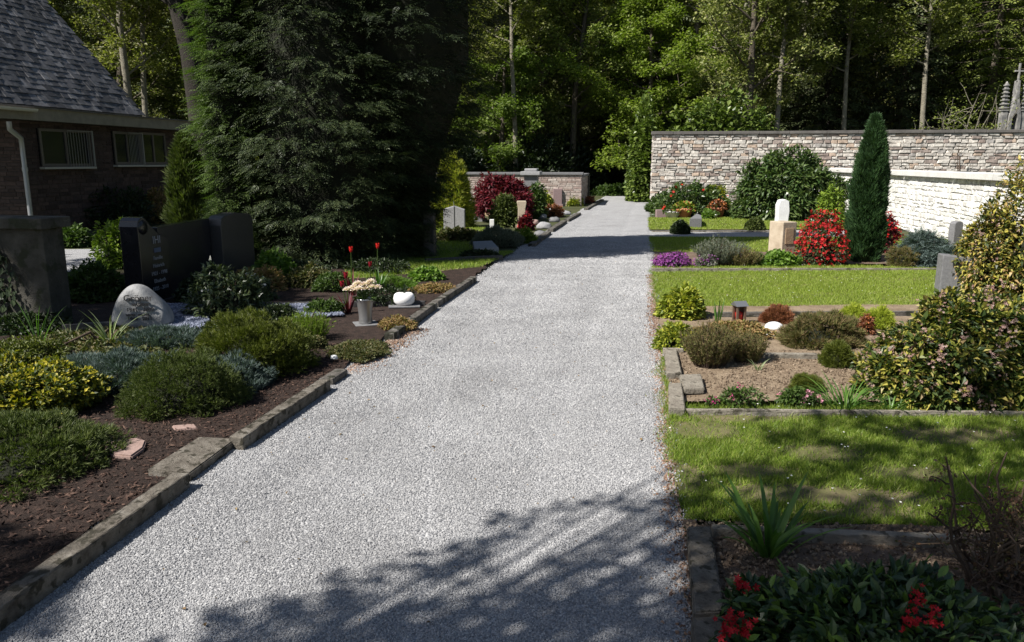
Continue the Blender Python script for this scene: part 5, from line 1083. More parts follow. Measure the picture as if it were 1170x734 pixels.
# twiggy half bare shrub
tm = MB(); fm = MB(); rs = np.random.RandomState(96); g = G(1142, 676, .04); cen = []
for k in range(26):
    a = rs.rand() * 6.28; p = limb(rs, (rs.randn() * .05, rs.randn() * .05, 0), (math.cos(a) * .5, math.sin(a) * .5, 1), rs.uniform(.28, .62), 6, wob=.28); tube(tm, p, [.007, .006, .0055, .005, .0045, .004, .0025], 5)
    for j in range(5): i_ = rs.randint(1, 6); p2 = limb(rs, p[i_], rnd_dirs(rs, 1)[0] + np.array((0, 0, .5)), rs.uniform(.08, .24), 4, wob=.35); tube(tm, p2, [.0042, .0036, .003, .0024, .0015], 4); cen += p2[2:]
leaf_clumps(fm, rs, cen, [.02] * len(cen), 2, T_leaf(.6), .014); root = empty('twiggy_shrub', g, 'half bare reddish brown twiggy shrub at the right picture edge', 'shrub'); leaf_clumps(fm, rs, cen, [.03] * len(cen), 5, T_leaf(.6), .015); tm.build('stems', M['twig'], root, smooth=True); fm.build('foliage', leafmat('lf_reddish', [(.05, .03, .018), (.10, .05, .03), (.07, .075, .02), (.16, .07, .04)], trans=.2), root)

# ------------------------------------------------------------------ edging stones, slabs and stones
rng = random.Random(33)
def edging(label, a, b, za, width, h, side=-1, mat='concrete', name='edging_stone', group=None, bev=.008, n=0, gap=.006, z0=-.03, cat='edging stone'):
    """stone bar whose outer top edge runs from a to b (measured points), top at za, width towards side (-1 left, +1 right of a->b)"""
    pa, pb = G(*a, za), G(*b, za); d = (pb - pa); L = d.length; d.normalize(); nrm = Vector((-d.y, d.x, 0)) * (1 if side < 0 else -1)
    c = (pa + pb) / 2 + nrm * width / 2; c.z = z0; rz = math.atan2(d.y, d.x); mb = MB(); V, F = box((0, 0, 0), (L - gap, width, za - z0), 0, bev)
    bm = None; rs = np.random.RandomState(int(L * 1000) % 999); bm = bmesh.new(); vs_ = [bm.verts.new(v) for v in V]; [bm.faces.new([vs_[q] for q in f]) for f in F]
    for _ in range(12):
        le = [e for e in bm.edges if e.calc_length() > .07]
        if not le or len(bm.verts) > 4000: break
        bmesh.ops.subdivide_edges(bm, edges=le, cuts=1); bmesh.ops.triangulate(bm, faces=bm.faces[:])
    nV = np.array([tuple(v.co) for v in bm.verts]); nj = np.stack([vnoise(nV[:, 0] * 4 + k * 5, nV[:, 1] * 9 + nV[:, 2] * 9 + k, 2.5) for k in range(3)], -1) * .0035 + rs.randn(len(nV), 3) * .0008; bm.verts.index_update(); nF = np.array([[v.index for v in f.verts] for f in bm.faces]); bm.free(); mb.add(nV + nj, nF); o = mb.build(name, M[mat]); o.location = c; o.rotation_euler = (rng.uniform(-.012, .012), rng.uniform(-.006, .006), rz)
    return tag(o, label, cat, group)
gk = 'edging stones along the gravel path'
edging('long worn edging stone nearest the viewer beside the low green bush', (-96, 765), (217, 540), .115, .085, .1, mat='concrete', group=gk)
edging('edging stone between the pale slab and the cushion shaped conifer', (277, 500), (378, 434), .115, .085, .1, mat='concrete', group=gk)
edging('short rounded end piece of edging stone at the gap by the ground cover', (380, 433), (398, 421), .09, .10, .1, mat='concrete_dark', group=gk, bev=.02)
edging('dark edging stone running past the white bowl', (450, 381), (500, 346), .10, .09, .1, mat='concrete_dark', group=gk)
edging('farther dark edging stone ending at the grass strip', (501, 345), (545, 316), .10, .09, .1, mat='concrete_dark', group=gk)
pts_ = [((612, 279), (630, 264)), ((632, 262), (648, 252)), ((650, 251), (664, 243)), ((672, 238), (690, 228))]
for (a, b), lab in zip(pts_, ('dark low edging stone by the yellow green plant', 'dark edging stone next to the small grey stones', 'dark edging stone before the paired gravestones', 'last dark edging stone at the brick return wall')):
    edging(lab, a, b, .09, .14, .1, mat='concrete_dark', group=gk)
def slab(label, quad, z, t, mat, name='stone_slab', cat='slab', bev=.006, jit=.0):
    c = sum((G(*q, z) for q in quad), Vector()) / len(quad); bm = bmesh.new(); f = bm.faces.new([bm.verts.new(G(*q, z) - c) for q in quad]); r_ = bmesh.ops.extrude_face_region(bm, geom=[f])
    for e in r_['geom']:
        if isinstance(e, bmesh.types.BMVert): e.co.z -= t
    bmesh.ops.recalc_face_normals(bm, faces=bm.faces[:]); bmesh.ops.bevel(bm, geom=bm.edges[:], offset=bev, segments=2, affect='EDGES', clamp_overlap=True); me = bpy.data.meshes.new(name); bm.to_mesh(me); bm.free()
    me.materials.append(M[mat]); o = bpy.data.objects.new(name, me); C.objects.link(o); o.location = c; return tag(o, label, cat)
slab('pale flat slab bridging the gap between the two long edging stones', [(168, 536), (227, 499), (270, 501), (216, 541)], .085, .07, 'concrete')
slab('flat irregular pink sandstone lying on the bark mulch', [(113, 507), (124, 503), (158, 500), (167, 503), (164, 511), (150, 521), (128, 519)], .078, .03, 'redstone', bev=.008)
slab('small flat brownish stone half buried in mulch behind the pale slab', [(196, 486), (222, 484), (226, 489), (200, 491)], .07, .03, 'redstone', bev=.006)
# right side slabs and edging
slab('wide worn edging slab at the corner of the nearest right bed', [(785, 601), (812, 601), (828, 698), (793, 700)], .10, .10, 'concrete')
slab('next edging slab toward the viewer at the lower picture edge', [(790, 705), (829, 703), (846, 800), (800, 800)], .10, .10, 'concrete')
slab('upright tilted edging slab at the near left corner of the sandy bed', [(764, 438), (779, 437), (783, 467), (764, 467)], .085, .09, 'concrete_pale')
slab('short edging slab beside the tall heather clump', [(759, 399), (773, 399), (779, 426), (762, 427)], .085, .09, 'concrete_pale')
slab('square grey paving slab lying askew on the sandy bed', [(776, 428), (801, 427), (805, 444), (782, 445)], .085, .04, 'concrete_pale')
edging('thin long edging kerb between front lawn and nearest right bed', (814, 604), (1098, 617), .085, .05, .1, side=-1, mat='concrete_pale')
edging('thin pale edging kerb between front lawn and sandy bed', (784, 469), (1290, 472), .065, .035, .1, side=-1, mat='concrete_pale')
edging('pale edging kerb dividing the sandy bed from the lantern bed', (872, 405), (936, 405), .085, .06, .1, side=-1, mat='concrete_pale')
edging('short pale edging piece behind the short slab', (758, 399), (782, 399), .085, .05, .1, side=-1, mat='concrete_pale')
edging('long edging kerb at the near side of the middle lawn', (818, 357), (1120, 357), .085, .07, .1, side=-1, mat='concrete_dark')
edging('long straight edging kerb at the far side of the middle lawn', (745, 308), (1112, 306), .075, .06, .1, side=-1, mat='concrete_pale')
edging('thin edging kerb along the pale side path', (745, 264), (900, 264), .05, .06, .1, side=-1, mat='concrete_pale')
# grave border left, dark granite
edging('thin polished granite border behind the vase of flowers', (285, 347), (486, 344), .10, .05, .1, side=-1, mat='granite_dark', name='grave_border', cat='grave border')
edging('thin dark stone border between the mossy block and the boulder', (70, 372), (132, 368), .14, .05, .1, side=-1, mat='granite_dark', name='grave_border', cat='grave border')
edging('dark grave border under the edge of the nearly black conifer', (486, 296), (575, 292), .12, .06, .1, side=-1, mat='granite_dark', name='grave_border', cat='grave border')
for nm, quad, lab in (('slate_chippings', [(178, 378), (240, 378), (236, 350), (190, 350)], ''), ('slate_chippings', [(298, 368), (392, 362), (384, 349), (300, 349)], '')):
    poly = [G(*q_, .06) for q_ in quad]; rs = np.random.RandomState(int(quad[0][0])); n = 5000; x, y = ptsin(poly, n, rs); sz = .010 + .010 * rs.rand(n)
    mb = MB(); scatter(mb, T_oct(), np.stack([x, y, .075 + sz * .4], -1), rnd_dirs(rs, n), rnd_dirs(rs, n), sz[:, None] * (.6 + rs.rand(n, 3) * .8)); tag(mb.build(nm, M['slatestones']), kind='stuff')
def stone(label, px, py, w, h, mat, name='stone', cat='stone', seed=1, z=.03, depth=.8, noise=.12):
    g = G(px, py, z); r = w / 2 / F_PX * g.y; hh = h / F_PX * g.y; mb = MB(); V, F = ico((0, 0, 0), 1, 3, noise=noise, seed=seed, flat=-.3); mb.add(V * np.array((r, r * depth, hh * .75)), F); o = mb.build(name, M[mat], smooth=True); o.location = g + Vector((0, r * depth, hh * .22)); return tag(o, label, cat)
stone('white lump of stone lying at the foot of the nearest edging stone', 81, 653, 12, 12, 'marble', seed=2, name='white_pebble')
stone('white pebble where the nearest edging stone ends at the slab', 212, 549, 14, 7, 'marble', seed=3, name='white_pebble')
stone('small pale pebble in the gravel halfway along the nearest edging stone', 148, 600, 10, 6, 'sandstone', seed=4, name='white_pebble')
stone('tiny pale pebble beside the second edging stone', 332, 467, 6, 5, 'sandstone', seed=5, name='white_pebble')
stone('small white stone on the ground cover by the gap', 381, 411, 9, 5, 'marble', seed=6, z=.08, name='white_pebble')
stone('white pebble beside the dark edging stone near the bowl', 473, 367, 5, 5, 'marble', seed=7, name='white_pebble')
stone('flat topped white stone among the bronze and rusty shrubs', 887, 378, 22, 9, 'marble', seed=8, z=.05, name='white_stone', noise=.06)
stone('lower white stone beneath the flat topped one', 885, 387, 17, 7, 'marble', seed=9, z=.04, name='white_stone', noise=.06)
for i, (px, py, w_, h_, mt, lab) in enumerate(((613, 248, 12, 7, 'marble', 'round white stone beside the tan pillar'), (620, 250, 10, 6, 'granite_grey', 'grey round stone right of the round white one'), (622, 262, 18, 8, 'granite_grey', 'flat grey rock at the path edge of the far left graves'),
        (611, 257, 12, 6, 'redstone', 'reddish flat rock between tan pillar and grey rock'), (634, 254, 14, 6, 'granite_mid', 'dark grey flat rock next to the orange plant'), (646, 246, 14, 5, 'granite_grey', 'pale flat rock below the paired gravestones'), (618, 270, 16, 6, 'granite_mid', 'dark low rock nearest the viewer in the far left row'), (628, 244, 8, 6, 'marble', 'small white figure like stone by the orange plant'))):
    stone(lab, px, py, w_, h_, mt, seed=20 + i, z=0, name='grave_rock', cat='rock')

# ------------------------------------------------------------------ gravestones and grave ornaments
def frame_at(g, right):
    """matrix: local x = right, local y = away from the face, z up"""
    r_ = Vector(right).normalized(); n = Vector((-r_.y, r_.x, 0)); return Matrix(((r_.x, n.x, 0, g[0]), (r_.y, n.y, 0, g[1]), (0, 0, 1, g[2]), (0, 0, 0, 1)))
def text_on(body, x, z, size, mat, parent, Mx, off=-.004, align='CENTER', name='lettering', rotx=90, ext=.0015):
    cu = bpy.data.curves.new(name, 'FONT'); cu.body = body; cu.size = size; cu.align_x = align; cu.extrude = ext; cu.resolution_u = 3; cu.materials.append(M[mat])
    o = bpy.data.objects.new(name, cu); C.objects.link(o); me = bpy.data.meshes.new_from_object(o.evaluated_get(bpy.context.evaluated_depsgraph_get())); bpy.data.objects.remove(o); o = bpy.data.objects.new(name, me); C.objects.link(o); o.parent = parent; o.matrix_local = Mx @ Matrix.Translation((x, off, z)) @ Matrix.Rotation(R(rotx), 4, 'X'); return o
I4 = Matrix.Identity(4)
# boulder with lettering
g = G(157, 378, .05); r = 34 / F_PX * g.y; hb_ = P(150, 324, g.y + .12).z - .05
root = empty('boulder_gravestone', g + Vector((0, .12, 0)), 'pale rounded boulder gravestone with dark carved writing', 'gravestone', rz=R(8))
bm = bmesh.new(); ol = [(-1.0, 0), (-1.02, .22), (-.90, .48), (-.66, .78), (-.38, .96), (-.12, 1.0), (.16, .93), (.45, .74), (.78, .52), (.97, .34), (1.03, .12), (.98, 0)]
V = []; F = []; lay = [(-.10, .90), (-.13, .80), (0.0, 1.0), (.12, .97), (.22, .80), (.27, .4)]; m_ = len(ol)
lay = [(-.116, .5), (-.113, .68), (-.105, .86), (-.06, .965), (.0, 1.0), (.10, .97), (.20, .80), (.25, .4)]
for y_, s_ in lay:
    for k_, (x_, z_) in enumerate(ol): V.append((x_ * r * s_, y_ + .012 * math.sin(k_ * 2.1 + y_ * 20), .38 * hb_ * (1 - s_) + z_ * hb_ * s_))
for a in range(len(lay) - 1):
    for k_ in range(m_): b_ = (k_ + 1) % m_; F.append((a * m_ + k_, a * m_ + b_, (a + 1) * m_ + b_, (a + 1) * m_ + k_))
mb = MB(); mb.add(np.array(V), np.array(F)); mb.f.append((np.arange(m_)[::-1][None, :], 0)); mb.f.append(((len(lay) - 1) * m_ + np.arange(m_)[None, :], 0)); o = mb.build('stone_body', M['boulder'], root, smooth=True); sm_ = o.modifiers.new('s', 'SUBSURF'); sm_.levels = 2; sm_.render_levels = 2
for body, x_, z_, sz_ in (('Gröner', .02, .66, .085), ('walter', .04, .545, .062), ('1941 - 2009', .03, .43, .05), ('anna  maria', .0, .33, .045), ('1944 - 2011', .02, .235, .045)):
    text_on(body, x_ * r / .28, z_ * hb_, sz_, 'ink', root, I4, off=-.128, ext=.004)
# black family gravestone facing the path
gA = G(166, 350, .05); gB = G(293, 322, .05); sA = sw(gA)[0]; wA_ = sw(gA)[1]
def fz(px, py, s_): q = SW(s_, wA_); return W(px, py, SW(0, wA_), U).z
root = empty('family_gravestone', SW(sA, wA_, .03), 'black polished family gravestone of two steles joined by a lower slab', 'gravestone')
Mx = frame_at((0, 0, 0), U)
sL1 = sw(W(197, 330, SW(0, wA_), U))[0] - sA; sR0 = sw(W(257, 320, SW(0, wA_), U))[0] - sA; sR1 = sw(W(293, 318, SW(0, wA_), U))[0] - sA
zt1 = W(166, 249, SW(0, wA_), U).z - .03; zt2 = W(197, 268, SW(0, wA_), U).z - .03; zt3 = W(262, 246, SW(0, wA_), U).z - .03; zt4 = W(235, 252, SW(0, wA_), U).z - .03
ol = [(0, 0), (sL1, 0), (sL1, zt2 - .02)] + [(sL1 - (sL1 - .30 * sL1) * t_, zt2 - .02 + (zt1 - zt2) * (t_ ** 1.8)) for t_ in (.2, .45, .7, .9)] + [(.22 * sL1, zt1 + .012), (.12 * sL1, zt1 + .005), (.03 * sL1, zt1 - .03), (0, zt1 - .09)]
mb = MB(); mb.add(*prism(ol, .22, Mx, bev=.008)); st = mb.build('stele', M['granite_black'], root)
mb = MB(); V, F = lathe([(.005, 0), (.075, 0), (.08, .01), (.08, .235), (.075, .245), (.005, .245)], (0, 0, 0), 20); V = V[:, [0, 2, 1]]; V[:, 1] -= .012; Vh = np.array([tuple(Mx @ Vector(v) + Mx.to_3x3() @ Vector((.085, 0, zt1 - .10))) for v in V]); mb.add(Vh, F[:, ::-1]); o = mb.build('scroll', M['granite_black'], st, smooth=True)
ol = [(sL1 + .03, 0), (sR0 - .02, 0), (sR0 - .02, zt4), (sL1 + .03, zt4 * .97)]
mb = MB(); mb.add(*prism(ol, .12, Mx @ Matrix.Translation((0, .14, 0)), bev=.006)); mb.build('back_slab', M['granite_black'], root)
wd_ = sR1 - sR0; ol = [(sR0, 0), (sR1, 0), (sR1 + .0, zt3 - .10)] + [(sR1 - .16 * wd_ * (1 - math.cos(a)), zt3 - .10 + .09 * math.sin(a)) for a in (.4, .8, 1.2)] + [(sR0 + wd_ * .5, zt3 + .02), (sR0 + .14 * wd_, zt3), (sR0 + .03 * wd_, zt3 - .04), (sR0, zt3 - .12)]
mb = MB(); mb.add(*prism(ol, .2, Mx, bev=.01)); mb.build('stele', M['granite_dark'], root)
mb = MB(); V, F = box((0, 0, 0), (sR1 + .2, .34, .07), 0, .01); V = V + np.array((sR1 / 2, .12, -.03)); mb.add(np.array([tuple(Mx @ Vector(v)) for v in V]), F); mb.build('plinth', M['granite_dark'], root)
cx_ = sL1 * .58
text_on('IHI', cx_, zt2 - .07, .12, 'silver_text', root, Mx)
mb = MB(); V, F = box((0, 0, 0), (.12, .006, .05), 0, .002); mb.add(np.array([tuple(Mx @ (Vector(v) + Vector((cx_, -.004, zt2 - .17)))) for v in V]), F); mb.build('emblem', M['blue_text'], root)
for k_, b_ in enumerate(('Familie', 'Heinrich', '1921 - 1998', 'Elisabeth', '1925 - 2010')): text_on(b_, cx_, zt2 - .25 - .085 * k_, .06, 'silver_text', root, Mx)
# mossy concrete block with cap
gC = G(62, 376, .05); hC = P(68, 262, gC.y).z; capT = P(68, 250, gC.y + .1).z
root = empty('mossy_block', gC, 'high mossy concrete grave block with overhanging cap, half covered with ivy', 'grave wall', rz=RZ_PATH)
mb = MB(); mb.add(*box((-1.15, .13, -.05), (2.3, .26, hC), 0, .01)); mb.build('block', M['mossy'], root)
mb = MB(); mb.add(*box((-1.14, .13, hC - .05), (2.38, .38, .10), 0, .012)); mb.build('cap', M['mossy'], root)
rs = np.random.RandomState(88); n = 2600; x = -.32 - 2.0 * rs.rand(n) ** .8; z_ = rs.rand(n) ** .8 * hC * (1 - .0); k = (x + .32 + z_ * .22 * np.sin(z_ * 9) < 0) & (z_ > .35 - .3 * (-x)); x, z_ = x[k], z_[k]; n = len(x)
mb = MB(); scatter(mb, TLr, np.stack([x, -.02 - .05 * rs.rand(n), z_], -1), np.stack([rs.randn(n) * .6, -np.ones(n) * .3, -np.ones(n)], -1), np.tile([0, -1.0, .4], (n, 1)) + rs.randn(n, 3) * .3, .055 * (.6 + .8 * rs.rand(n))); mb.build('ivy', M['lf_dark'], root)
def headstone(name, label, px, py, ty, w, t, mat, shape='flat', face='cam', z=0.0, text=None, plinth=True, tilt=0.0):
    """standing stone: px centre, py base, ty top, w width in px"""
    g = G(px, py, z); ww = w / F_PX * g.y; hh = P(px, ty, g.y).z - z; rz = {'cam': 0.0, 'path': RZ_PATH, 'turn': R(-22)}.get(face, face)
    root = empty(name, g, label, 'gravestone', rz=rz); h0 = .08 if plinth else 0
    if shape == 'flat': ol = [(-ww / 2, h0), (ww / 2, h0), (ww / 2, hh), (-ww / 2, hh)]
    if shape == 'round': ol = [(-ww / 2, h0), (ww / 2, h0)] + [(ww / 2 * math.cos(a), hh - ww * .22 + ww * .22 * math.sin(a)) for a in np.linspace(0, math.pi, 9)]
    if shape == 'peak': ol = [(-ww / 2, h0), (ww / 2, h0), (ww / 2, hh * .88), (ww * .04, hh), (-ww * .04, hh), (-ww / 2, hh * .9)]
    if shape == 'slant': ol = [(-ww / 2, h0), (ww / 2, h0), (ww / 2, hh * .94), (-ww / 2, hh)]
    if shape == 'rough': ol = [(-ww / 2, h0), (ww / 2 * .95, h0), (ww * .46, hh * .3), (ww * .52, hh * .6), (ww * .42, hh * .93), (ww * .1, hh), (-ww * .3, hh * .97), (-ww * .48, hh * .8), (-ww * .44, hh * .4)]
    if shape == 'waist': ol = [(-ww / 2, h0), (ww / 2, h0), (ww * .40, hh * .35), (ww * .38, hh * .7), (ww * .5, hh * .95), (ww * .45, hh), (-ww * .45, hh), (-ww * .5, hh * .95), (-ww * .38, hh * .7), (-ww * .40, hh * .35)]
    mb = MB(); mb.add(*prism(ol, t, I4, bev=min(.012, t * .1))); mb.build('stone_body', M[mat], root)
    if plinth: mb = MB(); mb.add(*box((0, t / 2, -.02), (ww * 1.25, t * 1.6, .10), 0, .01)); mb.build('plinth', M[mat], root)
    if text:
        for k_, b_ in enumerate(text): text_on(b_, 0, hh * (.72 - .13 * k_), min(ww * .2, .12), 'ink', root, I4)
    return root
headstone('stone_pillar', 'slim dark square pillar gravestone at the rim of the black conifer', 490, 299, 241, 13, .16, 'granite_dark', 'slant', 'path')
r_ = headstone('split_gravestone', 'pale grey gravestone like an open book with a seam down the middle', 519, 268, 236, 24, .22, 'granite_grey', 'peak', 'cam')
mb = MB(); mb.add(*box((0, -.006, .12), (.012, .012, .62), 0, .002)); mb.build('seam', M['granite_mid'], r_)
headstone('headstone', 'narrow slate grey headstone left of the tan one', 546, 253, 231, 11, .2, 'granite_mid', 'rough', 'turn')
headstone('headstone', 'narrow tan headstone before the red maple', 555, 247, 224, 9, .15, 'tan', 'round', 'cam')
headstone('waisted_pillar', 'waisted beige pillar gravestone near the path in the far left row', 596, 260, 230, 11, .22, 'sandstone', 'waist', 'cam')
headstone('headstone', 'purplish headstone, left one of the pair before the brick wall', 637, 236, 216, 10, .2, 'pinkgranite', 'flat', 'cam')
headstone('headstone', 'dark grey headstone, right one of the pair before the brick wall', 646, 235, 212, 10, .2, 'granite_mid', 'slant', 'cam')
headstone('headstone', 'small grey headstone standing below the stone pier', 614, 238, 215, 7, .15, 'granite_mid', 'round', 'cam')
headstone('headstone', 'low white marker stone beside the dark round bush', 562, 262, 251, 5, .1, 'marble', 'flat', 'cam', plinth=False)
headstone('headstone', 'wide pale headstone half hidden behind the yellow green cone conifer', 490, 251, 236, 14, .2, 'granite_grey', 'flat', 'cam')
slab('polished grey ledger slab lying before the split gravestone', [(540, 276), (562, 275), (570, 283), (542, 284)], .16, .10, 'granite_grey', name='ledger_slab', cat='grave slab')
slab('low grey concrete slab on the grass left of the split gravestone', [(482, 272), (500, 271), (498, 276), (482, 277)], .08, .08, 'granite_grey', name='ledger_slab', cat='grave slab')
# right side steles
headstone('white_stele', 'slim white stele with sloping notched top behind the beige one', 894, 262, 228, 13, .24, 'marble', 'rough', 'cam', z=.0)
g = G(900, 297, .03); hh = P(900, 254, g.y).z - .03
root = empty('beige_stele', g, 'short beige sandstone stele standing in the narrow bed', 'gravestone', rz=R(20))
mb = MB(); mb.add(*box((0, .17, -.03), (.27, .34, hh + .03), 0, .012)); mb.build('stone_body', M['sandstone'], root)
mb = MB(); mb.add(*box((0, -.003, hh * .42), (.16, .008, hh * .42), 0, .003)); mb.build('inscription_plate', M['tan'], root)
headstone('dark_headstone', 'dark grey slab headstone between the middle lawn and the yellow leaved bush', 1096, 340, 292, 44, .2, 'granite_mid', 'slant', R(-12), z=.03, plinth=False)
headstone('round_headstone', 'slim grey round topped headstone before the whitewashed wall', 1093, 285, 253, 14, .12, 'granite_mid', 'round', R(25), z=.03)
# row of small grave things at the foot of the tall stone wall
def pot(label, px, py, r, h, mat, plant=None, z=0.0, name='flower_pot'):
    g = G(px, py, z); root = empty(name, g, label, 'flower pot'); mb = MB(); mb.add(*lathe([(.005, 0), (r * .7, 0), (r * .95, h * .85), (r, h * .86), (r, h), (r * .85, h), (r * .8, h * .8), (.005, h * .8)], (0, 0, 0), 18)); mb.build('pot_body', M[mat], root, smooth=True)
    if plant:
        rs = np.random.RandomState(int(px)); n = 160; u = rnd_dirs(rs, n); u[:, 2] = abs(u[:, 2]); mb = MB(); scatter(mb, TLr, u * np.array((r, r, h * .7)) * 1.1 + np.array((0, 0, h * .8)), u + rs.randn(n, 3) * .4, u + np.array((0, 0, 1)), r * .4 * (.6 + .7 * rs.rand(n))); mb.build('foliage', M[plant[0]], root)
        if plant[1]: n = 50; u = rnd_dirs(rs, n); u[:, 2] = abs(u[:, 2]); mb = MB(); scatter(mb, TF, u * np.array((r, r, h * .75)) * 1.25 + np.array((0, 0, h * .8)), rnd_dirs(rs, n), u + np.array((0, -.4, .4)), r * .25 * (.7 + .6 * rs.rand(n))); mb.build('blossoms', M[plant[1]], root)
    return root
pot('pale bowl planter on the ground at the path end of the stone wall', 768, 250, .22, .2, 'marble', ('lf_green', None))
pot('terracotta pot of orange red flowers near the wall corner', 781, 250, .25, .28, 'terracotta', ('lf_limegreen', 'fl_orange'))
pot('terracotta pot lying before the yellowish shrub', 819, 249, .22, .3, 'terracotta', ('lf_bronze', 'fl_orange'))
pot('low white dish planted with green beside the terracotta pot', 814, 250, .16, .12, 'marble', ('lf_green', None))
slab('low grey wedge shaped grave slab against the rhododendron', [(788, 250), (802, 250), (801, 246), (796, 244)], .25, .25, 'granite_mid', name='ledger_slab', cat='grave slab')
headstone('headstone', 'low wide dark headstone at the path corner of the stone wall', 758, 249, 240, 16, .2, 'pinkgranite', 'flat', 'cam', plinth=False)
shrub('leafy_plant', 'tuft of bright green leaves in front of the rhododendron', 808, 252, 242, 12, 'lf_bright', .1, 260, 'leaf', .8, .2, seed=171, z=0, cat='plant', core=.3)

# vase with blush flowers
g = G(418, 371, .05); sc = g.y / F_PX; root = empty('flower_vase', g, 'grey metal grave vase filled with blush pink roses', 'vase')
hv = P(418, 341, g.y).z - .05; mb = MB(); rv = 9.5 * sc
mb.add(*lathe([(.003, .012), (rv * .8, .012), (rv * .86, .03), (rv * .8, hv * .25), (rv * .86, hv * .6), (rv * 1.05, hv * .95), (rv * 1.12, hv), (rv * .98, hv), (rv * .9, hv * .9), (.003, hv * .88)], (0, 0, 0), 24)); mb.build('vase_body', M['steel'], root, smooth=True)
mb = MB(); mb.add(*box((0, 0, 0), (27 * sc, 27 * sc, .014), R(20), .003)); mb.build('base_plate', M['granite_mid'], root)
rs = np.random.RandomState(55); fb = MB(); lm = MB(); sm = MB()
TP = T_leaf(.95, .28, -.1)
for k, (dx, dz) in enumerate(((-17, 12), (-11, 14), (-5, 13), (-1, 17), (4, 18), (9, 15), (2, 12), (7, 21), (-8, 18), (14, 14), (-13, 9))):
    c = np.array((dx * sc * 1.05, rs.randn() * .035, hv + dz * sc * .9)); tube(sm, [(0, 0, hv * .8), tuple(c * np.array((.4, .4, 1)) - np.array((0, 0, .05))), tuple(c)], [.003, .003, .003], 4)
    for ring, (nn, rad, tl) in enumerate(((4, .004, .95), (6, .010, .6), (8, .016, .25), (8, .019, -.1))):
        a = np.arange(nn) * 6.283 / nn + ring * .5; o_ = np.stack([np.cos(a), np.sin(a), np.zeros(nn)], -1); Pp = c + o_ * rad * .4; Y = o_ * (1 - tl * .6) + np.array((0, 0, tl)); Zz = -o_ + np.array((0, 0, .5)); scatter(fb, TP, Pp, Y, Zz, np.full(nn, .036 + .005 * ring))
n = 60; u = rnd_dirs(rs, n); u[:, 2] *= .4; scatter(lm, T_leaf(.55), u * np.array((.07, .06, .06)) + np.array((0, 0, hv + .005)), u + np.array((0, 0, .1)), np.tile([0, 0, 1.0], (n, 1)) + u, .05 * (.7 + .5 * rs.rand(n)))
fb.build('rose_blossoms', M['fl_blush'], root); lm.build('foliage', M['lf_green'], root); sm.build('stems', M['lf_green'], root)
# white bean shaped bowl on a plate
g = G(462, 350, .05); sc = g.y / F_PX; root = empty('white_bowl', g, 'glossy white bean shaped grave bowl on a dark plate', 'bowl'); mb = MB(); rb = 12.5 * sc; hb2 = 14 * sc
V, F = lathe([(.003, .0), (rb * .7, .0), (rb * .95, hb2 * .25), (rb * 1.0, hb2 * .55), (rb * .92, hb2 * .85), (rb * .72, hb2), (rb * .5, hb2 * .93), (.003, hb2 * .85)], (0, 0, .016), 28, (1, .75)); V[:, 2] -= np.where(V[:, 2] > hb2 * .5, .006 * np.exp(-(V[:, 0] / .03) ** 2), 0); mb.add(V, F); mb.build('bowl_body', M['ceramic'], root, smooth=True)
mb = MB(); mb.add(*box((0, 0, 0), (36 * sc, 24 * sc, .014), R(8), .003)); mb.build('plate', M['granite_mid'], root)
# tulips
def tulip(px, py, ty, z, flower, leafmt, label, nb=1, hang=0):
    g = G(px, py, z); h = P(px, ty, g.y).z - z; root = empty('tulip', g, label, 'flower'); lm = MB(); rs = np.random.RandomState(int(px)); blades(lm, rs, (0, 0, 0), 13, h * .6, .03, .4, .4, 5, .04); lm.build('foliage', M[leafmt], root)
    for k in range(nb):
        top = np.array((rs.randn() * .03 * k, 0, h * (1 - .22 * k))); sm = MB(); tube(sm, [(0, 0, 0), top * .5 + rs.randn(3) * .008, top - np.array((0, 0, .05))], [.005, .0045, .004], 5); sm.build('stem', M['lf_green'], root)
        fb = MB(); a = np.arange(6) * 1.047; o_ = np.stack([np.cos(a), np.sin(a), np.zeros(6)], -1); scatter(fb, T_leaf(.72, .22, .0), top - np.array((0, 0, .055)) + o_ * .012, o_ * .18 + np.array((0, 0, 1.0)), -o_, np.full(6, .07)); V, F = ico(top - np.array((0, 0, .028)), 1, 2, (.019, .019, .028)); fb.add(V, F); fb.build('blossom', M[flower], root, smooth=True)
    return root
tulip(433, 332, 279, .05, 'fl_red', 'lf_strap', 'bright red tulip standing highest above the white bowl')
tulip(403, 338, 283, .05, 'fl_red', 'lf_maplered', 'dull red tulip in the shade left of the bright one', 1)
tulip(397, 358, 312, .05, 'fl_deepred', 'lf_maplered', 'short dark red tulip with reddish leaves left of the vase', 2)
tulip(424, 334, 300, .05, 'fl_deepred', 'lf_strap', 'small closed tulip among green blades left of the bright red one', 1)
# grave lantern
g = G(844, 368, .05); sc = g.y / F_PX; hl = P(844, 345, g.y).z - .05; root = empty('grave_lantern', g, 'small bronze grave lantern with a red candle glass', 'lantern', rz=R(12)); wl_ = 11 * sc
mb = MB(); mb.add(*box((0, 0, 0), (wl_ * 1.1, wl_ * 1.1, .02), 0, .004)); mb.build('base', M['bronze'], root)
mb = MB()
for sx in (-1, 1):
    for sy in (-1, 1): mb.add(*box((sx * wl_ * .42, sy * wl_ * .42, .02), (.022, .022, hl * .72), 0, .003))
mb.add(*box((0, wl_ * .42, .02), (wl_ * .8, .008, hl * .72), 0)); mb.add(*box((wl_ * .42, 0, .02), (.008, wl_ * .8, hl * .72), 0)); mb.build('frame', M['bronze'], root)
mb = MB(); mb.add(*lathe([(.003, .02), (wl_ * .38, .02), (wl_ * .40, hl * .45), (wl_ * .2, hl * .52), (.003, hl * .52)], (0, 0, 0), 16)); mb.build('candle_glass', M['red_glass'], root, smooth=True)
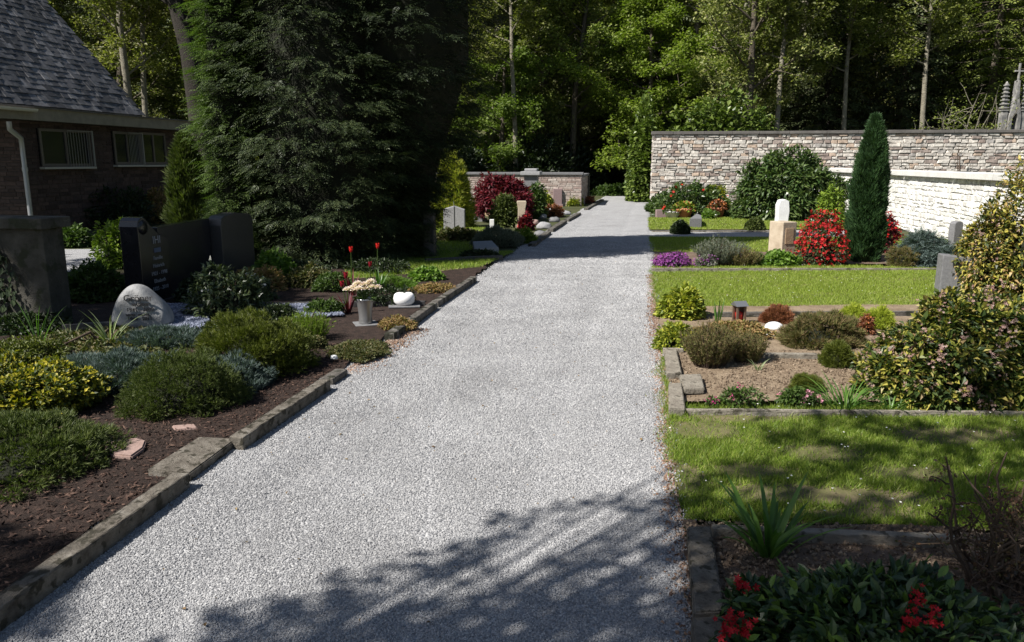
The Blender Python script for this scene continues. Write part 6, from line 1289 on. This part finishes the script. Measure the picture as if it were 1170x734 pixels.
mb = MB(); b_ = hl * .72 + .02; hw_ = wl_ * .7; V = np.array([(-hw_, -hw_, b_), (hw_, -hw_, b_), (hw_, hw_, b_), (-hw_, hw_, b_), (-hw_, 0, b_ + hl * .22), (hw_, 0, b_ + hl * .22)]); mb.add(V, [(0, 1, 5, 4), (2, 3, 4, 5), (0, 3, 2, 1)]); mb.add(V, [(0, 4, 3), (1, 2, 5)]); mb.build('roof', M['steel'], root)
# gothic monument behind the stone wall
g = P(1158, 150, 34.0); z_top = P(1160, 72, 34.0).z; zb_ = P(1160, 150, 34.0).z; sc = 34.0 / F_PX
root = empty('gothic_monument', (g.x, 34.0, 0), 'grey gothic monument with pinnacles and a cross behind the stone wall', 'monument')
zy = lambda py: P(1158, py, 34.0).z
z0_ = zb_ - .5; iw = .125; za = zy(128)
mb = MB(); mb.add(*box((0, .5, 0), (1.25, 1.0, zb_ - .5), 0, .02)); mb.build('base', M['gothic'], root)
rt = [(iw, z0_), (iw, zy(136))] + [(iw - 2 * iw * (1 - math.cos(k / 6 * 1.05)) * .99, zy(136) + 2 * iw * math.sin(k / 6 * 1.05) * 1.15) for k in range(1, 7)]
outer = [(.25, z0_), (.25, zy(134)), (.20, zy(127)), (.075, zy(112)), (.035, zy(92))]
mb = MB()
for sgn in (1, -1):
    pin = [(sgn * x_, z_) for x_, z_ in rt] + [(0, rt[-1][1] + .02)]; po = [(sgn * x_, z_) for x_, z_ in outer] + [(0, zy(92))]
    poly_ = po + pin[::-1]
    if sgn < 0: poly_ = poly_[::-1]
    mb.add(*prism(poly_, .3, Matrix.Translation((0, 0, 0)), bev=0))
mb.build('gable', M['gothic'], root)
mb = MB()
for sgn in (1, -1):
    for k in range(5):
        t_ = k / 5; mb.add(*ico((sgn * (.225 - .15 * t_), .12, zy(130) + (zy(112) - zy(130)) * t_), .04, 1))
mb.build('crockets', M['gothic'], root)
mb = MB(); mb.add(*box((0, .32, z0_), (iw * 2.4, .08, zy(122) - z0_), 0)); mb.build('niche', M['granite_dark'], root)
mb = MB(); mb.add(*lathe([(.005, z0_), (.07, z0_), (.055, z0_ + .35), (.065, z0_ + .5), (.03, z0_ + .58), (.035, z0_ + .66), (.005, z0_ + .7)], (0, .16, 0), 12)); mb.build('niche_figure', M['gothic'], root, smooth=True)
mb = MB(); mb.add(*box((0, .12, zy(93)), (.07, .07, zy(72) - zy(93)), 0, .012)); mb.add(*box((0, .12, zy(82)), (.38, .068, .07), 0, .012)); mb.add(*box((0, .12, zy(93)), (.12, .12, .05), 0, .01)); mb.build('cross', M['gothic'], root)
for sx in (-1, 1):
    mb = MB(); xx = sx * .41; zt_ = zy(94); zs = zy(127); mb.add(*box((xx, .2, z0_), (.24, .26, zs - z0_), 0, .015)); mb.add(*box((xx, .2, zs), (.30, .32, .05), 0, .012))
    k = 0; z_ = zs + .05
    while z_ < zt_ - .08:
        f_ = (z_ - zs) / (zt_ - zs); w2 = .26 * (1 - f_ * .45); mb.add(*box((xx, .2, z_), (w2 * .7, w2 * .7, .17), 0, .01)); mb.add(*box((xx, .2, z_ + .06), (w2 * 1.15, w2 * 1.15, .055), 0, .02)); z_ += .155; k += 1
    mb.add(*ico((xx, .2, z_ + .04), .055, 1)); mb.build('pinnacle', M['gothic'], root)
# more low plants filling the left grave beds
for i, (px, py, ty, w_, mt, lf_, st, lab) in enumerate((
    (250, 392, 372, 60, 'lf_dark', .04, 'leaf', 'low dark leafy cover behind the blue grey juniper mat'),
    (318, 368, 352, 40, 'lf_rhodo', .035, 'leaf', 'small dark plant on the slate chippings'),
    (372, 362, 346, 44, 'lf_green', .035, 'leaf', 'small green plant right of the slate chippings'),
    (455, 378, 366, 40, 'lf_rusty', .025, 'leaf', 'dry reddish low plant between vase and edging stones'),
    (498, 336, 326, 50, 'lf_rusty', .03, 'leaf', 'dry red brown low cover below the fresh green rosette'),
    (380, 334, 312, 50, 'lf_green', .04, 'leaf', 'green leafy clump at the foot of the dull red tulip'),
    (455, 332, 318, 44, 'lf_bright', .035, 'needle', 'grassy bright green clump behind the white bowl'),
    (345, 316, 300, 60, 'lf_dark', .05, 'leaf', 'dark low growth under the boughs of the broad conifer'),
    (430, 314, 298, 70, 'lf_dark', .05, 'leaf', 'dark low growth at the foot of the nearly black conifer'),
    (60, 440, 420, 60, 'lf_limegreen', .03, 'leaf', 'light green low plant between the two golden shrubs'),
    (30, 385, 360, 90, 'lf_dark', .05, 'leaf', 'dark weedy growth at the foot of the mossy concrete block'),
    (225, 345, 322, 44, 'lf_dark', .05, 'leaf', 'dark plant before the lower slab of the black family gravestone'),
    (548, 297, 288, 44, 'lf_dark', .05, 'leaf', 'dark low plant along the dark grave border'),
    (100, 425, 410, 80, 'lf_blue', .035, 'needle', 'flat bluish mat right behind the yellow tipped golden shrub'),
    (355, 400, 388, 40, 'lf_carpet', .028, 'leaf', 'low brown green cover beside the pale green lavender'))):
    shrub('low_plant', lab, px, py, ty, w_, mt, lf_, 1800, st, .7, .26, seed=300 + i, cat='plant', core=.5)
